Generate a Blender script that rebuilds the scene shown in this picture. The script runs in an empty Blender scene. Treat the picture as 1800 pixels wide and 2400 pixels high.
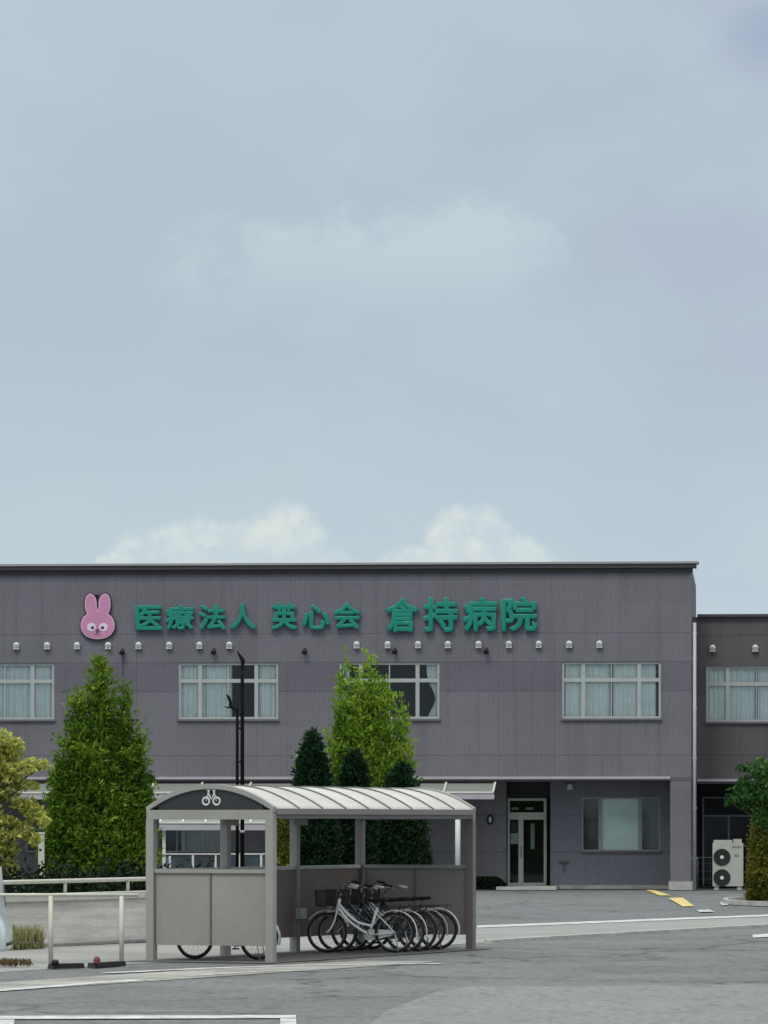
import bpy, math, random
import numpy as np
from mathutils import Vector, Matrix
R = math.radians
scene = bpy.context.scene
col = scene.collection
random.seed(7)
rng = np.random.default_rng(11)

# ------------------------------------------------------------------ camera
F, CX, HY, H = 11000.0, 900.0, 1925.0, 2.2      # focal length in photo pixels, centre column, horizon row, eye height
cd = bpy.data.cameras.new("camera"); cam = bpy.data.objects.new("camera", cd); col.objects.link(cam)
cam.location = (0, 0, H); cam.rotation_euler = (R(90), 0, 0)
cd.sensor_fit = 'VERTICAL'; cd.sensor_height = 36; cd.sensor_width = 27
cd.lens = F / 2400 * 36; cd.shift_y = (HY - 1200) / 2400
cd.clip_start = 1; cd.clip_end = 5000
scene.camera = cam
scene.render.resolution_x, scene.render.resolution_y = 768, 1024
scene.view_settings.view_transform = 'Standard'; scene.view_settings.look = 'None'
scene.view_settings.exposure = 0.0; scene.view_settings.gamma = 1

# ------------------------------------------------------------------ sky
SUN_EL, SUN_AZ = 58, 205        # degrees; azimuth clockwise from +Y
world = bpy.data.worlds.new("World"); scene.world = world; world.use_nodes = True
nt = world.node_tree; N = nt.nodes; LK = nt.links; N.clear()
def wn(t, **k):
    n = N.new(t)
    for a, b in k.items(): setattr(n, a, b)
    return n
def wm(op, a, b=None, c=None, clamp=False):
    n = wn('ShaderNodeMath', operation=op, use_clamp=clamp)
    for i, v in enumerate((a, b, c)):
        if v is None: continue
        if isinstance(v, (int, float)): n.inputs[i].default_value = v
        else: LK.new(v, n.inputs[i])
    return n.outputs[0]
def wmix(fac, a, b):
    n = wn('ShaderNodeMix', data_type='RGBA')
    for i, v in ((0, fac), (6, a), (7, b)):
        if isinstance(v, (int, float)): n.inputs[i].default_value = v
        elif isinstance(v, tuple): n.inputs[i].default_value = (*v, 1)
        else: LK.new(v, n.inputs[i])
    return n.outputs[2]
def wsmooth(v, lo, hi):
    n = wn('ShaderNodeMapRange', interpolation_type='SMOOTHSTEP')
    LK.new(v, n.inputs[0]); n.inputs[1].default_value = lo; n.inputs[2].default_value = hi
    return n.outputs[0]
tc = wn('ShaderNodeTexCoord'); sep = wn('ShaderNodeSeparateXYZ'); LK.new(tc.outputs['Generated'], sep.inputs[0])
dx, dy, dz = sep.outputs
def wnoise(scale, detail=5, rough=.55, sx=1, sz=1, off=0):
    m = wn('ShaderNodeMapping'); LK.new(tc.outputs['Generated'], m.inputs[0])
    m.inputs['Scale'].default_value = (sx, 1, sz); m.inputs['Location'].default_value = (off, off * .7, off * .3)
    n = wn('ShaderNodeTexNoise'); LK.new(m.outputs[0], n.inputs[0])
    n.inputs['Scale'].default_value = scale; n.inputs['Detail'].default_value = detail; n.inputs['Roughness'].default_value = rough
    return n.outputs[0]
def ell(px, py, rx, ry):
    a = wm('DIVIDE', wm('SUBTRACT', dx, (px - CX) / F), rx / F)
    b = wm('DIVIDE', wm('SUBTRACT', dz, (HY - py) / F), ry / F)
    return wm('SUBTRACT', 1, wm('SQRT', wm('ADD', wm('MULTIPLY', a, a), wm('MULTIPLY', b, b))))
def union(lst):
    o = lst[0]
    for e in lst[1:]: o = wm('MAXIMUM', o, e)
    return o
GREY, PALE, LILAC = (.462, .545, .625), (.535, .65, .725), (.44, .495, .625)
big = wnoise(9, 3, .5, off=3.1); mid = wnoise(26, 4, .5, sz=1.6, off=1.7); fine = wnoise(150, 6, .6, off=4.4)
right = wsmooth(dx, -.045, .10)
top = wsmooth(dz, .13, .235)
skyc = wmix(wm('MULTIPLY', right, .7), GREY, LILAC)
skyc = wmix(wm('MULTIPLY', wm('MULTIPLY', top, wm('SUBTRACT', 1, wm('MULTIPLY', right, .75))), .95), skyc, PALE)
low = wm('SUBTRACT', 1, wsmooth(dz, .05, .11))
skyc = wmix(wm('MULTIPLY', low, .85), skyc, (.525, .635, .705))
skyc = wmix(wm('MULTIPLY', wsmooth(mid, .40, .68), .35), skyc, (.525, .645, .70))
skyc = wmix(wm('MULTIPLY', wsmooth(big, .52, .7), .4), skyc, (.44, .515, .63))
band = wm('ADD', union([ell(760, 670, 470, 190), ell(1060, 620, 300, 170)]), wm('MULTIPLY', wm('SUBTRACT', wnoise(90, 5, .55, off=9), .5), 1.5))
bandm = wm('MULTIPLY', wsmooth(band, .05, .65), wsmooth(dz, (HY - 800) / F, (HY - 530) / F))
skyc = wmix(wm('MULTIPLY', bandm, .8), skyc, (.56, .665, .71))
dark = wm('ADD', ell(1800, 110, 170, 130), wm('MULTIPLY', wm('SUBTRACT', mid, .5), 1.0))
skyc = wmix(wm('MULTIPLY', wsmooth(dark, .0, .8), .75), skyc, (.36, .43, .57))
cum = union([ell(450, 1335, 190, 130), ell(655, 1335, 150, 152), ell(330, 1350, 120, 70), ell(560, 1330, 170, 100), ell(1110, 1325, 130, 158),
             ell(960, 1340, 110, 70), ell(1200, 1335, 110, 95), ell(770, 1345, 120, 75)])
fine2 = wnoise(60, 3, .5, off=7.7)
cum = wm('ADD', cum, wm('ADD', wm('MULTIPLY', wm('SUBTRACT', fine, .5), .42), wm('MULTIPLY', wm('SUBTRACT', fine2, .5), .55)))
cumm = wsmooth(cum, .0, .32)
skyc = wmix(wm('MULTIPLY', cumm, .95), skyc, wmix(wm('MULTIPLY', wsmooth(fine, .35, .65), wsmooth(fine2, .3, .6)), (.565, .665, .715), (.73, .78, .745)))
# an overcast sky is brighter overhead than at the horizon
zen = wm('ADD', 1, wm('MULTIPLY', wsmooth(dz, .25, .9), 1.9))
skyc = wmix(wsmooth(dz, .24, .55), skyc, (.63, .635, .62))
skyn = wn('ShaderNodeTexSky'); skyn.sky_type = 'NISHITA'; skyn.sun_disc = False
skyn.sun_elevation = R(SUN_EL); skyn.sun_rotation = R(SUN_AZ)
scl = wn('ShaderNodeVectorMath', operation='SCALE'); LK.new(skyc, scl.inputs[0]); LK.new(wm('MULTIPLY', zen, 10), scl.inputs['Scale'])
fin = wmix(.96, skyn.outputs[0], scl.outputs[0])
bg = wn('ShaderNodeBackground'); LK.new(fin, bg.inputs[0]); bg.inputs[1].default_value = .1
wo = wn('ShaderNodeOutputWorld'); LK.new(bg.outputs[0], wo.inputs[0])

# ------------------------------------------------------------------ sun
sd = bpy.data.lights.new("sun", 'SUN'); sd.energy = 1.4; sd.angle = R(14); sd.color = (1, .95, .87)
so = bpy.data.objects.new("sun", sd); col.objects.link(so)
sv = Vector((math.sin(R(SUN_AZ)) * math.cos(R(SUN_EL)), math.cos(R(SUN_AZ)) * math.cos(R(SUN_EL)), math.sin(R(SUN_EL))))
so.rotation_euler = sv.to_track_quat('Z', 'Y').to_euler(); so.location = sv * 60

# ------------------------------------------------------------------ helpers
def srgb(*c):
    return tuple((x / 255 / 12.92) if x <= 10 else ((x / 255 + .055) / 1.055) ** 2.4 for x in c)
def mat(name, c, rough=.6, n1=0, s1=6, n2=0, s2=60, metal=0, bump=0, bscale=60, spec=.4, stretch=(1, 1, 1), c2=None):
    m = bpy.data.materials.new(name); m.use_nodes = True
    t = m.node_tree; p = t.nodes['Principled BSDF']
    p.inputs['Roughness'].default_value = rough; p.inputs['Metallic'].default_value = metal
    p.inputs['Specular IOR Level'].default_value = spec
    tcn = t.nodes.new('ShaderNodeTexCoord'); mp = t.nodes.new('ShaderNodeMapping'); mp.inputs['Scale'].default_value = stretch
    t.links.new(tcn.outputs['Object'], mp.inputs[0])
    cur = None
    def noise(s, d=6):
        n = t.nodes.new('ShaderNodeTexNoise'); n.inputs['Scale'].default_value = s; n.inputs['Detail'].default_value = d
        t.links.new(mp.outputs[0], n.inputs[0]); return n.outputs[0]
    def mix(f, a, b):
        n = t.nodes.new('ShaderNodeMix'); n.data_type = 'RGBA'
        t.links.new(f, n.inputs[0])
        for i, v in ((6, a), (7, b)):
            if isinstance(v, tuple): n.inputs[i].default_value = (*v[:3], 1)
            else: t.links.new(v, n.inputs[i])
        return n.outputs[2]
    def mr(v, lo, hi):
        n = t.nodes.new('ShaderNodeMapRange'); n.inputs[1].default_value = lo; n.inputs[2].default_value = hi
        t.links.new(v, n.inputs[0]); return n.outputs[0]
    k = lambda f: tuple(max(0, x * f) for x in c)
    if n1 or c2:
        cur = mix(mr(noise(s1), .32, .68), k(1 - n1), c2 if c2 else k(1 + n1))
    if n2:
        f = mix(mr(noise(s2, 3), .3, .7), (1 - n2,) * 3, (1 + n2,) * 3)
        n = t.nodes.new('ShaderNodeMix'); n.data_type = 'RGBA'; n.blend_type = 'MULTIPLY'; n.inputs[0].default_value = 1
        if cur is None: n.inputs[6].default_value = (*c, 1)
        else: t.links.new(cur, n.inputs[6])
        t.links.new(f, n.inputs[7]); cur = n.outputs[2]
    if cur is None: p.inputs['Base Color'].default_value = (*c, 1)
    else: t.links.new(cur, p.inputs['Base Color'])
    if bump:
        b = t.nodes.new('ShaderNodeBump'); b.inputs['Strength'].default_value = bump; b.inputs['Distance'].default_value = .02
        t.links.new(noise(bscale), b.inputs['Height']); t.links.new(b.outputs[0], p.inputs['Normal'])
    return m

class MB:
    def __init__(s): s.v = []; s.f = []; s.sm = []
    def add(s, v, f, smooth=False):
        o = len(s.v); s.v += [tuple(x) for x in v]; s.f += [tuple(i + o for i in q) for q in f]; s.sm += [smooth] * len(f); return s
    def box(s, x0, x1, y0, y1, z0, z1):
        return s.add([(x0,y0,z0),(x1,y0,z0),(x1,y1,z0),(x0,y1,z0),(x0,y0,z1),(x1,y0,z1),(x1,y1,z1),(x0,y1,z1)],
                     [(0,3,2,1),(4,5,6,7),(0,1,5,4),(1,2,6,5),(2,3,7,6),(3,0,4,7)])
    def bar(s, a, b, w, h=None):
        a = Vector(a); b = Vector(b); h = h or w; d = (b - a).normalized()
        u = d.cross(Vector((0, 0, 1)));  u = u.normalized() if u.length > 1e-4 else Vector((1, 0, 0))
        n = u.cross(d)
        v = [p + u * i * w / 2 + n * j * h / 2 for p in (a, b) for i, j in ((-1,-1),(1,-1),(1,1),(-1,1))]
        return s.add(v, [(3,2,1,0),(4,5,6,7),(0,1,5,4),(1,2,6,5),(2,3,7,6),(3,0,4,7)])
    def tube(s, pts, r, n=8, closed=False):
        P = [Vector(p) for p in pts]; m = len(P)
        rs = r if isinstance(r, (list, tuple)) else [r] * m
        vs = []; ref = None
        for i in range(m):
            if closed: d = P[(i + 1) % m] - P[i - 1]
            else: d = P[min(i + 1, m - 1)] - P[max(i - 1, 0)]
            d.normalize()
            if ref is None:
                ref = d.orthogonal().normalized()
            ref = (ref - d * ref.dot(d)).normalized(); bi = d.cross(ref)
            for k in range(n):
                a = 2 * math.pi * k / n
                vs.append(P[i] + (ref * math.cos(a) + bi * math.sin(a)) * rs[i])
        fs = []
        for i in range(m if closed else m - 1):
            j = (i + 1) % m
            for k in range(n): fs.append((i*n+k, i*n+(k+1)%n, j*n+(k+1)%n, j*n+k))
        s.add(vs, fs, True)
        if not closed:
            o = len(s.v) - len(vs)
            s.f += [tuple(o + k for k in reversed(range(n))), tuple(o + (m-1)*n + k for k in range(n))]; s.sm += [False, False]
        return s
    def ring(s, c, rad, r, axis='y', n=36, m=6, a0=0, a1=360):
        full = abs(a1 - a0) >= 359.9; pts = []
        cnt = n if full else n + 1
        for i in range(cnt):
            a = R(a0 + (a1 - a0) * i / n); x, y = rad * math.cos(a), rad * math.sin(a)
            pts.append({'y': (c[0]+x, c[1], c[2]+y), 'x': (c[0], c[1]+x, c[2]+y), 'z': (c[0]+x, c[1]+y, c[2])}[axis])
        return s.tube(pts, r, m, full)
    def prism(s, poly, y0, y1, conv=None):          # poly in (x, z), extruded along y
        conv = conv or (lambda x, y, z: (x, y, z))
        n = len(poly)
        v = [conv(x, y0, z) for x, z in poly] + [conv(x, y1, z) for x, z in poly]
        return s.add(v, [tuple(range(n)), tuple(reversed(range(n, 2*n)))] + [(i, n+i, n+(i+1)%n, (i+1)%n) for i in range(n)])
    def cyl(s, a, b, r, n=16): return s.tube([a, b], r, n)
    def build(s, name, m=None, parent=None, fix=True):
        me = bpy.data.meshes.new(name); me.from_pydata(s.v, [], s.f)
        me.polygons.foreach_set('use_smooth', s.sm)
        if m: me.materials.append(m)
        if fix:
            import bmesh
            b = bmesh.new(); b.from_mesh(me); bmesh.ops.recalc_face_normals(b, faces=b.faces); b.to_mesh(me); b.free()
        o = bpy.data.objects.new(name, me); col.objects.link(o)
        if parent: o.parent = parent
        return o
def tag(o, label, cat, group=None, kind=None):
    o['label'] = label; o['category'] = cat
    if group: o['group'] = group
    if kind: o['kind'] = kind
    return o
def thing(name, label, cat, loc=(0, 0, 0), rz=0, group=None):
    o = bpy.data.objects.new(name, None); col.objects.link(o); o.location = loc; o.rotation_euler = (0, 0, rz)
    return tag(o, label, cat, group)
def structure(o): o['kind'] = 'structure'; return o
def dup(root):
    r = root.copy(); col.objects.link(r)
    for ch in root.children:
        c = ch.copy(); col.objects.link(c); c.parent = r
        for g in ch.children:
            d = g.copy(); col.objects.link(d); d.parent = c
    return r
def arc(p, n=8):                                   # smooth curve through control points (Catmull-Rom)
    P = [Vector(q) for q in p]; P = [2*P[0]-P[1]] + P + [2*P[-1]-P[-2]]; out = []
    for i in range(1, len(P) - 2):
        for k in range(n):
            t = k / n; a, b, c, d = P[i-1], P[i], P[i+1], P[i+2]
            out.append(.5 * ((2*b) + (c-a)*t + (2*a-5*b+4*c-d)*t*t + (3*b-a-3*c+d)*t**3))
    return out + [P[-2]]
# photograph measurements turned into places in the world
def G(px, py, z=0): Y = F * (H - z) / (py - HY); return ((px - CX) / F * Y, Y, z)
def P(px, py, Y): return ((px - CX) / F * Y, Y, H + (HY - py) / F * Y)
# street frame: origin at the bicycle shelter's near front corner, a along the street, b towards the hospital
N0 = G(635, 2255); AX = math.atan2(.914, .406)
def S(a, b, z=0): return (N0[0] + a*math.cos(AX) - b*math.sin(AX), N0[1] + a*math.sin(AX) + b*math.cos(AX), z)
def sheet(name, pts, z, m):
    return structure(MB().add([(x, y, z) for x, y, *_ in pts], [tuple(range(len(pts)))]).build(name, m, fix=False))

# ------------------------------------------------------------------ materials
def asphalt(name, base, var=.16, crack=True):
    m = mat(name, base, .9, var, .25, .30, 9, bump=.25, bscale=40, spec=.25)
    t = m.node_tree; p = t.nodes['Principled BSDF']
    src = p.inputs['Base Color'].links[0].from_socket
    tcn = t.nodes.new('ShaderNodeTexCoord')
    def mult(fac_sock, dark):
        n = t.nodes.new('ShaderNodeMix'); n.data_type = 'RGBA'; n.blend_type = 'MULTIPLY'; n.inputs[7].default_value = (dark, dark, dark, 1)
        t.links.new(fac_sock, n.inputs[0]); t.links.new(p.inputs['Base Color'].links[0].from_socket, n.inputs[6]); t.links.new(n.outputs[2], p.inputs['Base Color'])
    g = t.nodes.new('ShaderNodeTexNoise'); g.inputs['Scale'].default_value = 2.2; g.inputs['Detail'].default_value = 8; g.inputs['Roughness'].default_value = .75
    mp = t.nodes.new('ShaderNodeMapping'); mp.inputs['Rotation'].default_value = (0, 0, R(24)); mp.inputs['Scale'].default_value = (1, .3, 1)
    t.links.new(tcn.outputs['Object'], mp.inputs[0]); t.links.new(mp.outputs[0], g.inputs[0])
    r = t.nodes.new('ShaderNodeMapRange'); r.inputs[1].default_value = .5; r.inputs[2].default_value = .72; t.links.new(g.outputs[0], r.inputs[0])
    mult(r.outputs[0], .62)
    if crack:
        v = t.nodes.new('ShaderNodeTexVoronoi'); v.feature = 'DISTANCE_TO_EDGE'; v.inputs['Scale'].default_value = .16; v.inputs['Randomness'].default_value = 1
        wv = t.nodes.new('ShaderNodeTexNoise'); wv.inputs['Scale'].default_value = .8; wv.inputs['Detail'].default_value = 5
        ad = t.nodes.new('ShaderNodeVectorMath'); ad.operation = 'ADD'; sc = t.nodes.new('ShaderNodeVectorMath'); sc.operation = 'SCALE'; sc.inputs['Scale'].default_value = 1.6
        t.links.new(tcn.outputs['Object'], wv.inputs[0]); t.links.new(wv.outputs['Color'], sc.inputs[0])
        t.links.new(tcn.outputs['Object'], ad.inputs[0]); t.links.new(sc.outputs[0], ad.inputs[1]); t.links.new(ad.outputs[0], v.inputs['Vector'])
        r2 = t.nodes.new('ShaderNodeMapRange'); r2.inputs[1].default_value = .02; r2.inputs[2].default_value = .0; t.links.new(v.outputs['Distance'], r2.inputs[0])
        mult(r2.outputs[0], .5)
    return m
M = {}
M['asphalt'] = asphalt('asphalt', (.128, .138, .139))
M['asphalt_smooth'] = asphalt('asphalt_smooth', (.172, .184, .181), .08, False)
M['asphalt_drive'] = asphalt('asphalt_drive', (.125, .138, .143), .12)
M['walk'] = mat('concrete_paving', (.225, .233, .225), .9, .14, .4, .12, 12, bump=.15)
M['apron'] = mat('concrete_apron', (.235, .237, .222), .9, .26, .8, .2, 10)
M['concrete'] = mat('aged_concrete', (.56, .545, .505), .9, .26, 1.6, .1, 14, bump=.2, stretch=(.3, .3, 4))
M['kerb'] = mat('kerb_concrete', (.38, .38, .36), .9, .2, 2, .12, 20)
M['paint'] = mat('road_paint', (.41, .43, .43), .8, .35, 3, .3, 14)
M['yellow'] = mat('yellow_paint', (.50, .41, .16), .85, .3, 4, .3, 12)
M['white_metal'] = mat('white_metal', (.55, .56, .52), .5, .06, 3)
M['cream_metal'] = mat('cream_paint', (.50, .50, .43), .55, .08, 4)
M['frame_alu'] = mat('window_aluminium', (.36, .39, .38), .4, .05, 3, metal=.0)
M['sill'] = mat('dull_sill', (.13, .125, .14), .6, .05, 3)
M['door_alu'] = mat('door_aluminium', (.56, .57, .50), .4, .05, 3)
M['curtain'] = mat('lace_curtain', (.86, .90, .91), .9, .05, 3)
M['blind'] = mat('roller_blind', (.76, .84, .80), .9, .04, 2, stretch=(.3, 1, 6))
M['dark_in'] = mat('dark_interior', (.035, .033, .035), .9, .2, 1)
M['dark'] = mat('black_metal', (.012, .012, .014), .45, .1, 5)
M['pole'] = mat('lamp_pole_paint', (.010, .008, .010), .75, .1, 5, spec=.1)
M['brown'] = mat('brown_flashing', (.062, .052, .058), .5, .08, 2)
M['flash'] = mat('roof_flashing', (.30, .29, .30), .45, .06, 2)
M['teal'] = mat('teal_letter_paint', (.004, .205, .152), .45, .08, 3)
M['pink'] = mat('pink_sign_paint', (.50, .215, .37), .5, .05, 2)
M['pink_pale'] = mat('pale_pink_rim', (.55, .36, .46), .5, .05, 2)
M['plum'] = mat('plum_edge', (.035, .018, .035), .5)
M['white'] = mat('white_plastic', (.58, .60, .58), .5, .06, 5)
M['eyewhite'] = mat('pale_eye_paint', (.66, .56, .68), .5)
M['pupil'] = mat('dark_eye_paint', (.05, .025, .06), .5)
M['taupe'] = mat('taupe_aluminium', (.275, .278, .258), .45, .06, 2, .04, 20)
M['beam_brown'] = mat('dull_eave_paint', (.20, .19, .172), .5, .06, 2)
M['taupe_dark'] = mat('dark_taupe_post', (.16, .148, .14), .5, .06, 2)  # darker tone for the far corner posts
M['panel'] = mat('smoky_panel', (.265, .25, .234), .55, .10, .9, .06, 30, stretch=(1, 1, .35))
M['panel_shaded'] = mat('smoky_panel_shaded', (.215, .178, .150), .6, .12, .9, .06, 30, stretch=(1, 1, .35))  # same smoky panel; the shade inside the shelter is put into its colour
M['roof_sheet'] = mat('roof_polycarbonate', (.45, .45, .425), .4, .14, 1.2, .04, 12)
M['gable'] = mat('dark_gable_panel', (.03, .031, .035), .35, .1, 2)
M['soil'] = mat('soil', (.06, .05, .035), .95, .3, 4, .2, 20)
M['bark'] = mat('bark', (.09, .07, .05), .9, .3, 6, bump=.5, stretch=(3, 3, .6))
M['rubber'] = mat('black_rubber', (.012, .012, .012), .7, .2, 4)
M['red'] = mat('red_reflector', (.14, .035, .035), .6)
M['red_dark'] = mat('dark_red_lens', (.12, .012, .012), .4)
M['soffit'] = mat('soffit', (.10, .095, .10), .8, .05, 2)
M['trim'] = mat('light_trim', (.36, .35, .38), .5, .06, 2)
M['car'] = mat('white_car_paint', (.62, .72, .74), .2, spec=.6)
M['chrome'] = mat('bicycle_steel', (.22, .22, .22), .4, metal=.6)
M['ac'] = mat('ac_casing', (.36, .38, .34), .5, .08, 3)
M['acdark'] = mat('ac_fan_grille', (.05, .055, .055), .5)

def wall_mat(name, base, band, z0, z1, joints, xstep, xoff=0.0):
    m = mat(name, base, .75, .07, .5, .10, 13, bump=.12, bscale=30, spec=.3)
    t = m.node_tree; p = t.nodes['Principled BSDF']; L = t.links
    src = p.inputs['Base Color'].links[0].from_socket
    tcn = t.nodes.new('ShaderNodeTexCoord'); s = t.nodes.new('ShaderNodeSeparateXYZ'); L.new(tcn.outputs['Object'], s.inputs[0])
    def ma(op, a, b, clamp=False):
        n = t.nodes.new('ShaderNodeMath'); n.operation = op; n.use_clamp = clamp
        for i, v in enumerate((a, b)):
            if isinstance(v, (int, float)): n.inputs[i].default_value = v
            else: L.new(v, n.inputs[i])
        return n.outputs[0]
    def mult(f, c):
        n = t.nodes.new('ShaderNodeMix'); n.data_type = 'RGBA'; n.blend_type = 'MULTIPLY'; n.inputs[7].default_value = (*c, 1)
        L.new(f, n.inputs[0]); L.new(p.inputs['Base Color'].links[0].from_socket, n.inputs[6]); L.new(n.outputs[2], p.inputs['Base Color'])
    x, y, z = s.outputs
    if band:
        mult(ma('MULTIPLY', ma('GREATER_THAN', z, z0), ma('LESS_THAN', z, z1)), band)
    for j in joints:
        mult(ma('LESS_THAN', ma('ABSOLUTE', ma('SUBTRACT', z, j), ), .016) if False else ma('LESS_THAN', ma('ABSOLUTE', ma('SUBTRACT', z, j), 0), .016), (.72, .72, .74))
    fr = ma('FRACT', ma('DIVIDE', ma('ADD', x, 200 + xoff), xstep), 0)
    mult(ma('LESS_THAN', fr, .022 / xstep), (.78, .78, .8))
    # fine vertical ribs of the siding board
    fr2 = ma('FRACT', ma('DIVIDE', ma('ADD', x, 200), .152), 0); mult(ma('LESS_THAN', fr2, .12), (.90, .90, .91))
    fr3 = ma('FRACT', ma('DIVIDE', ma('ADD', z, 200), .0606), 0); mult(ma('LESS_THAN', fr3, .16), (.90, .90, .90))
    # rain streaks
    mp = t.nodes.new('ShaderNodeMapping'); mp.inputs['Scale'].default_value = (2.6, 1, .10); L.new(tcn.outputs['Object'], mp.inputs[0])
    n = t.nodes.new('ShaderNodeTexNoise'); n.inputs['Scale'].default_value = 1.0; n.inputs['Detail'].default_value = 5; L.new(mp.outputs[0], n.inputs[0])
    r = t.nodes.new('ShaderNodeMapRange'); r.inputs[1].default_value = .52; r.inputs[2].default_value = .75; L.new(n.outputs[0], r.inputs[0])
    mult(r.outputs[0], (.84, .84, .835))
    cell = t.nodes.new('ShaderNodeCombineXYZ'); L.new(ma('FLOOR', ma('DIVIDE', ma('ADD', x, 200 + xoff), xstep), 0), cell.inputs[0]); L.new(ma('FLOOR', ma('DIVIDE', ma('ADD', z, .6), 1.95), 0), cell.inputs[2])
    wn_ = t.nodes.new('ShaderNodeTexWhiteNoise'); L.new(cell.outputs[0], wn_.inputs['Vector'])
    mult(wn_.outputs['Value'], (.93, .93, .935))
    return m
def glass_mat():
    m = bpy.data.materials.new('window_glass'); m.use_nodes = True; t = m.node_tree; t.nodes.clear()
    o = t.nodes.new('ShaderNodeOutputMaterial'); mx = t.nodes.new('ShaderNodeMixShader'); tr = t.nodes.new('ShaderNodeBsdfTransparent'); gl = t.nodes.new('ShaderNodeBsdfGlossy')
    tr.inputs[0].default_value = (.94, .965, .96, 1); gl.inputs['Roughness'].default_value = .03; gl.inputs[0].default_value = (.9, .95, .95, 1)
    fr = t.nodes.new('ShaderNodeFresnel'); fr.inputs[0].default_value = 1.36
    t.links.new(fr.outputs[0], mx.inputs[0]); t.links.new(tr.outputs[0], mx.inputs[1]); t.links.new(gl.outputs[0], mx.inputs[2]); t.links.new(mx.outputs[0], o.inputs[0])
    return m
M['glass'] = glass_mat()
M['dark_glass'] = mat('dark_door_glass', (.006, .007, .010), .12, spec=.25)
def sheet_mat(name, c, tr):
    m = bpy.data.materials.new(name); m.use_nodes = True; t = m.node_tree; p = t.nodes['Principled BSDF']; o = t.nodes['Material Output']
    p.inputs['Base Color'].default_value = (*c, 1); p.inputs['Roughness'].default_value = .35
    tl = t.nodes.new('ShaderNodeBsdfTranslucent'); tl.inputs[0].default_value = (*c, 1)
    mx = t.nodes.new('ShaderNodeMixShader'); mx.inputs[0].default_value = tr
    t.links.new(p.outputs[0], mx.inputs[1]); t.links.new(tl.outputs[0], mx.inputs[2]); t.links.new(mx.outputs[0], o.inputs[0]); return m
M['canopy_sheet'] = sheet_mat('canopy_polycarbonate', (.34, .37, .34), .4)

# ------------------------------------------------------------------ ground
sheet('ground', [(-700, -100), (700, -100), (700, 1500), (-700, 1500)], -.02, M['asphalt_drive'])
sheet('road', [S(-90, -70), S(110, -70), S(110, 1.6), S(-90, 1.6)], -.008, M['asphalt'])
sheet('sidewalk', [S(-70, 1.6), S(90, 1.6), S(90, 5.4), S(40, 5.4), S(20, 6.4), S(4, 7.6), S(-70, 7.6)], -.004, M['walk'])
sheet('road_patch', [G(*q) for q in ((820, 2440), (868, 2400), (905, 2368), (955, 2350), (1020, 2325), (1096, 2313), (1300, 2312), (1800, 2307), (2000, 2305), (2100, 2440))], 0, M['asphalt_smooth'])
sheet('concrete_apron', [S(-40, -1.85), S(.6, -2.3), S(1.6, -2.2), S(1.2, -1.0), S(-3, -.55), S(-40, -.55)], 0, M['apron'])
def line(px, w0, z=.006, m='paint'):
    pts = [G(*q) for q in px]; up = []; dn = []
    for i, p in enumerate(pts):
        a = Vector(pts[max(i-1, 0)]); b = Vector(pts[min(i+1, len(pts)-1)]); d = (b - a); n = Vector((-d.y, d.x, 0)).normalized() * w0 / 2
        up.append((p[0] + n.x, p[1] + n.y)); dn.append((p[0] - n.x, p[1] - n.y))
    return sheet('road_marking', up + dn[::-1], z, M[m])
line([(-60, 2326), (60, 2317), (200, 2306), (330, 2297)], .32)
line([(250, 2281), (480, 2270), (700, 2263), (1033, 2259)], .28)
line([(440, 2288), (600, 2278), (720, 2275)], .14)
sheet('road_marking', [G(-40, 2382), G(694, 2380), G(694, 2387), G(-40, 2390)], .006, M['paint'])
sheet('road_marking', [G(657, 2388), G(694, 2388), G(697, 2440), G(655, 2440)], .006, M['paint'])
sheet('road_marking', [G(-30, 2391), G(34, 2391), G(28, 2440), G(-40, 2440)], .006, M['paint'])
sheet('road_marking', [G(1764, 2191), G(1830, 2187), G(1830, 2195), G(1764, 2198)], .006, M['paint'])
sheet('road_marking', [G(1118, 2169.5), G(1300, 2163), G(1644, 2149.5), G(1850, 2142), G(1850, 2146), G(1644, 2154), G(1300, 2168), G(1118, 2175)], .006, M['paint'])
for q in (((1512, 2086), (1532, 2086), (1572, 2099), (1546, 2099)), ((1566, 2105), (1600, 2104), (1627, 2124), (1600, 2125))):
    sheet('road_marking', [G(*a) for a in q], .006, M['yellow'])
sheet('road_marking', [G(*a) for a in ((1632, 2133), (1662, 2132), (1675, 2137), (1640, 2138))], .006, M['paint'])
sheet('road_marking', [G(*a) for a in ((1686, 2115), (1700, 2114), (1708, 2121), (1692, 2122))], .006, M['paint'])
# kerb along the lane in front of the driveway
kp = [G(1143, 2210), G(1300, 2200.5), G(1480, 2190), G(1640, 2181), G(1880, 2167)]
k = MB()
for a, b in zip(kp, kp[1:]): k.bar((a[0], a[1], .022), (b[0], b[1], .022), .15, .07)
structure(k.build('kerb', M['kerb']))

# ------------------------------------------------------------------ hospital building
TH = R(4.4); BO = G(1620, 2086); BO = (BO[0], BO[1], 0)
cT, sT = math.cos(TH), math.sin(TH)
def FL(px, py, off=0):
    d = ((px - CX) / F, 1, (HY - py) / F)
    t = (sT * BO[0] + cT * BO[1] + off) / (sT * d[0] + cT * d[1])
    X, Y = t * d[0], t
    return ((X - BO[0]) * cT - (Y - BO[1]) * sT, H + t * d[2])
def fx(px, off=0): return FL(px, 1900, off)[0]
def fz(py, off=0, px=1500): return FL(px, py, off)[1]
def B(x, y, z=0): return (BO[0] + x * cT + y * sT, BO[1] - x * sT + y * cT, z)
WALL = (.156, .153, .177); DARKW = (.092, .086, .095)
Z_SOF, Z_TOP = fz(1822), fz(1340)
M['wall'] = wall_mat('grey_siding', WALL, (.86, .83, .87), fz(1619), fz(1550), [fz(1483), fz(1550), fz(1619), fz(1770), fz(1356)], 3.9, 1.2)
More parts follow.
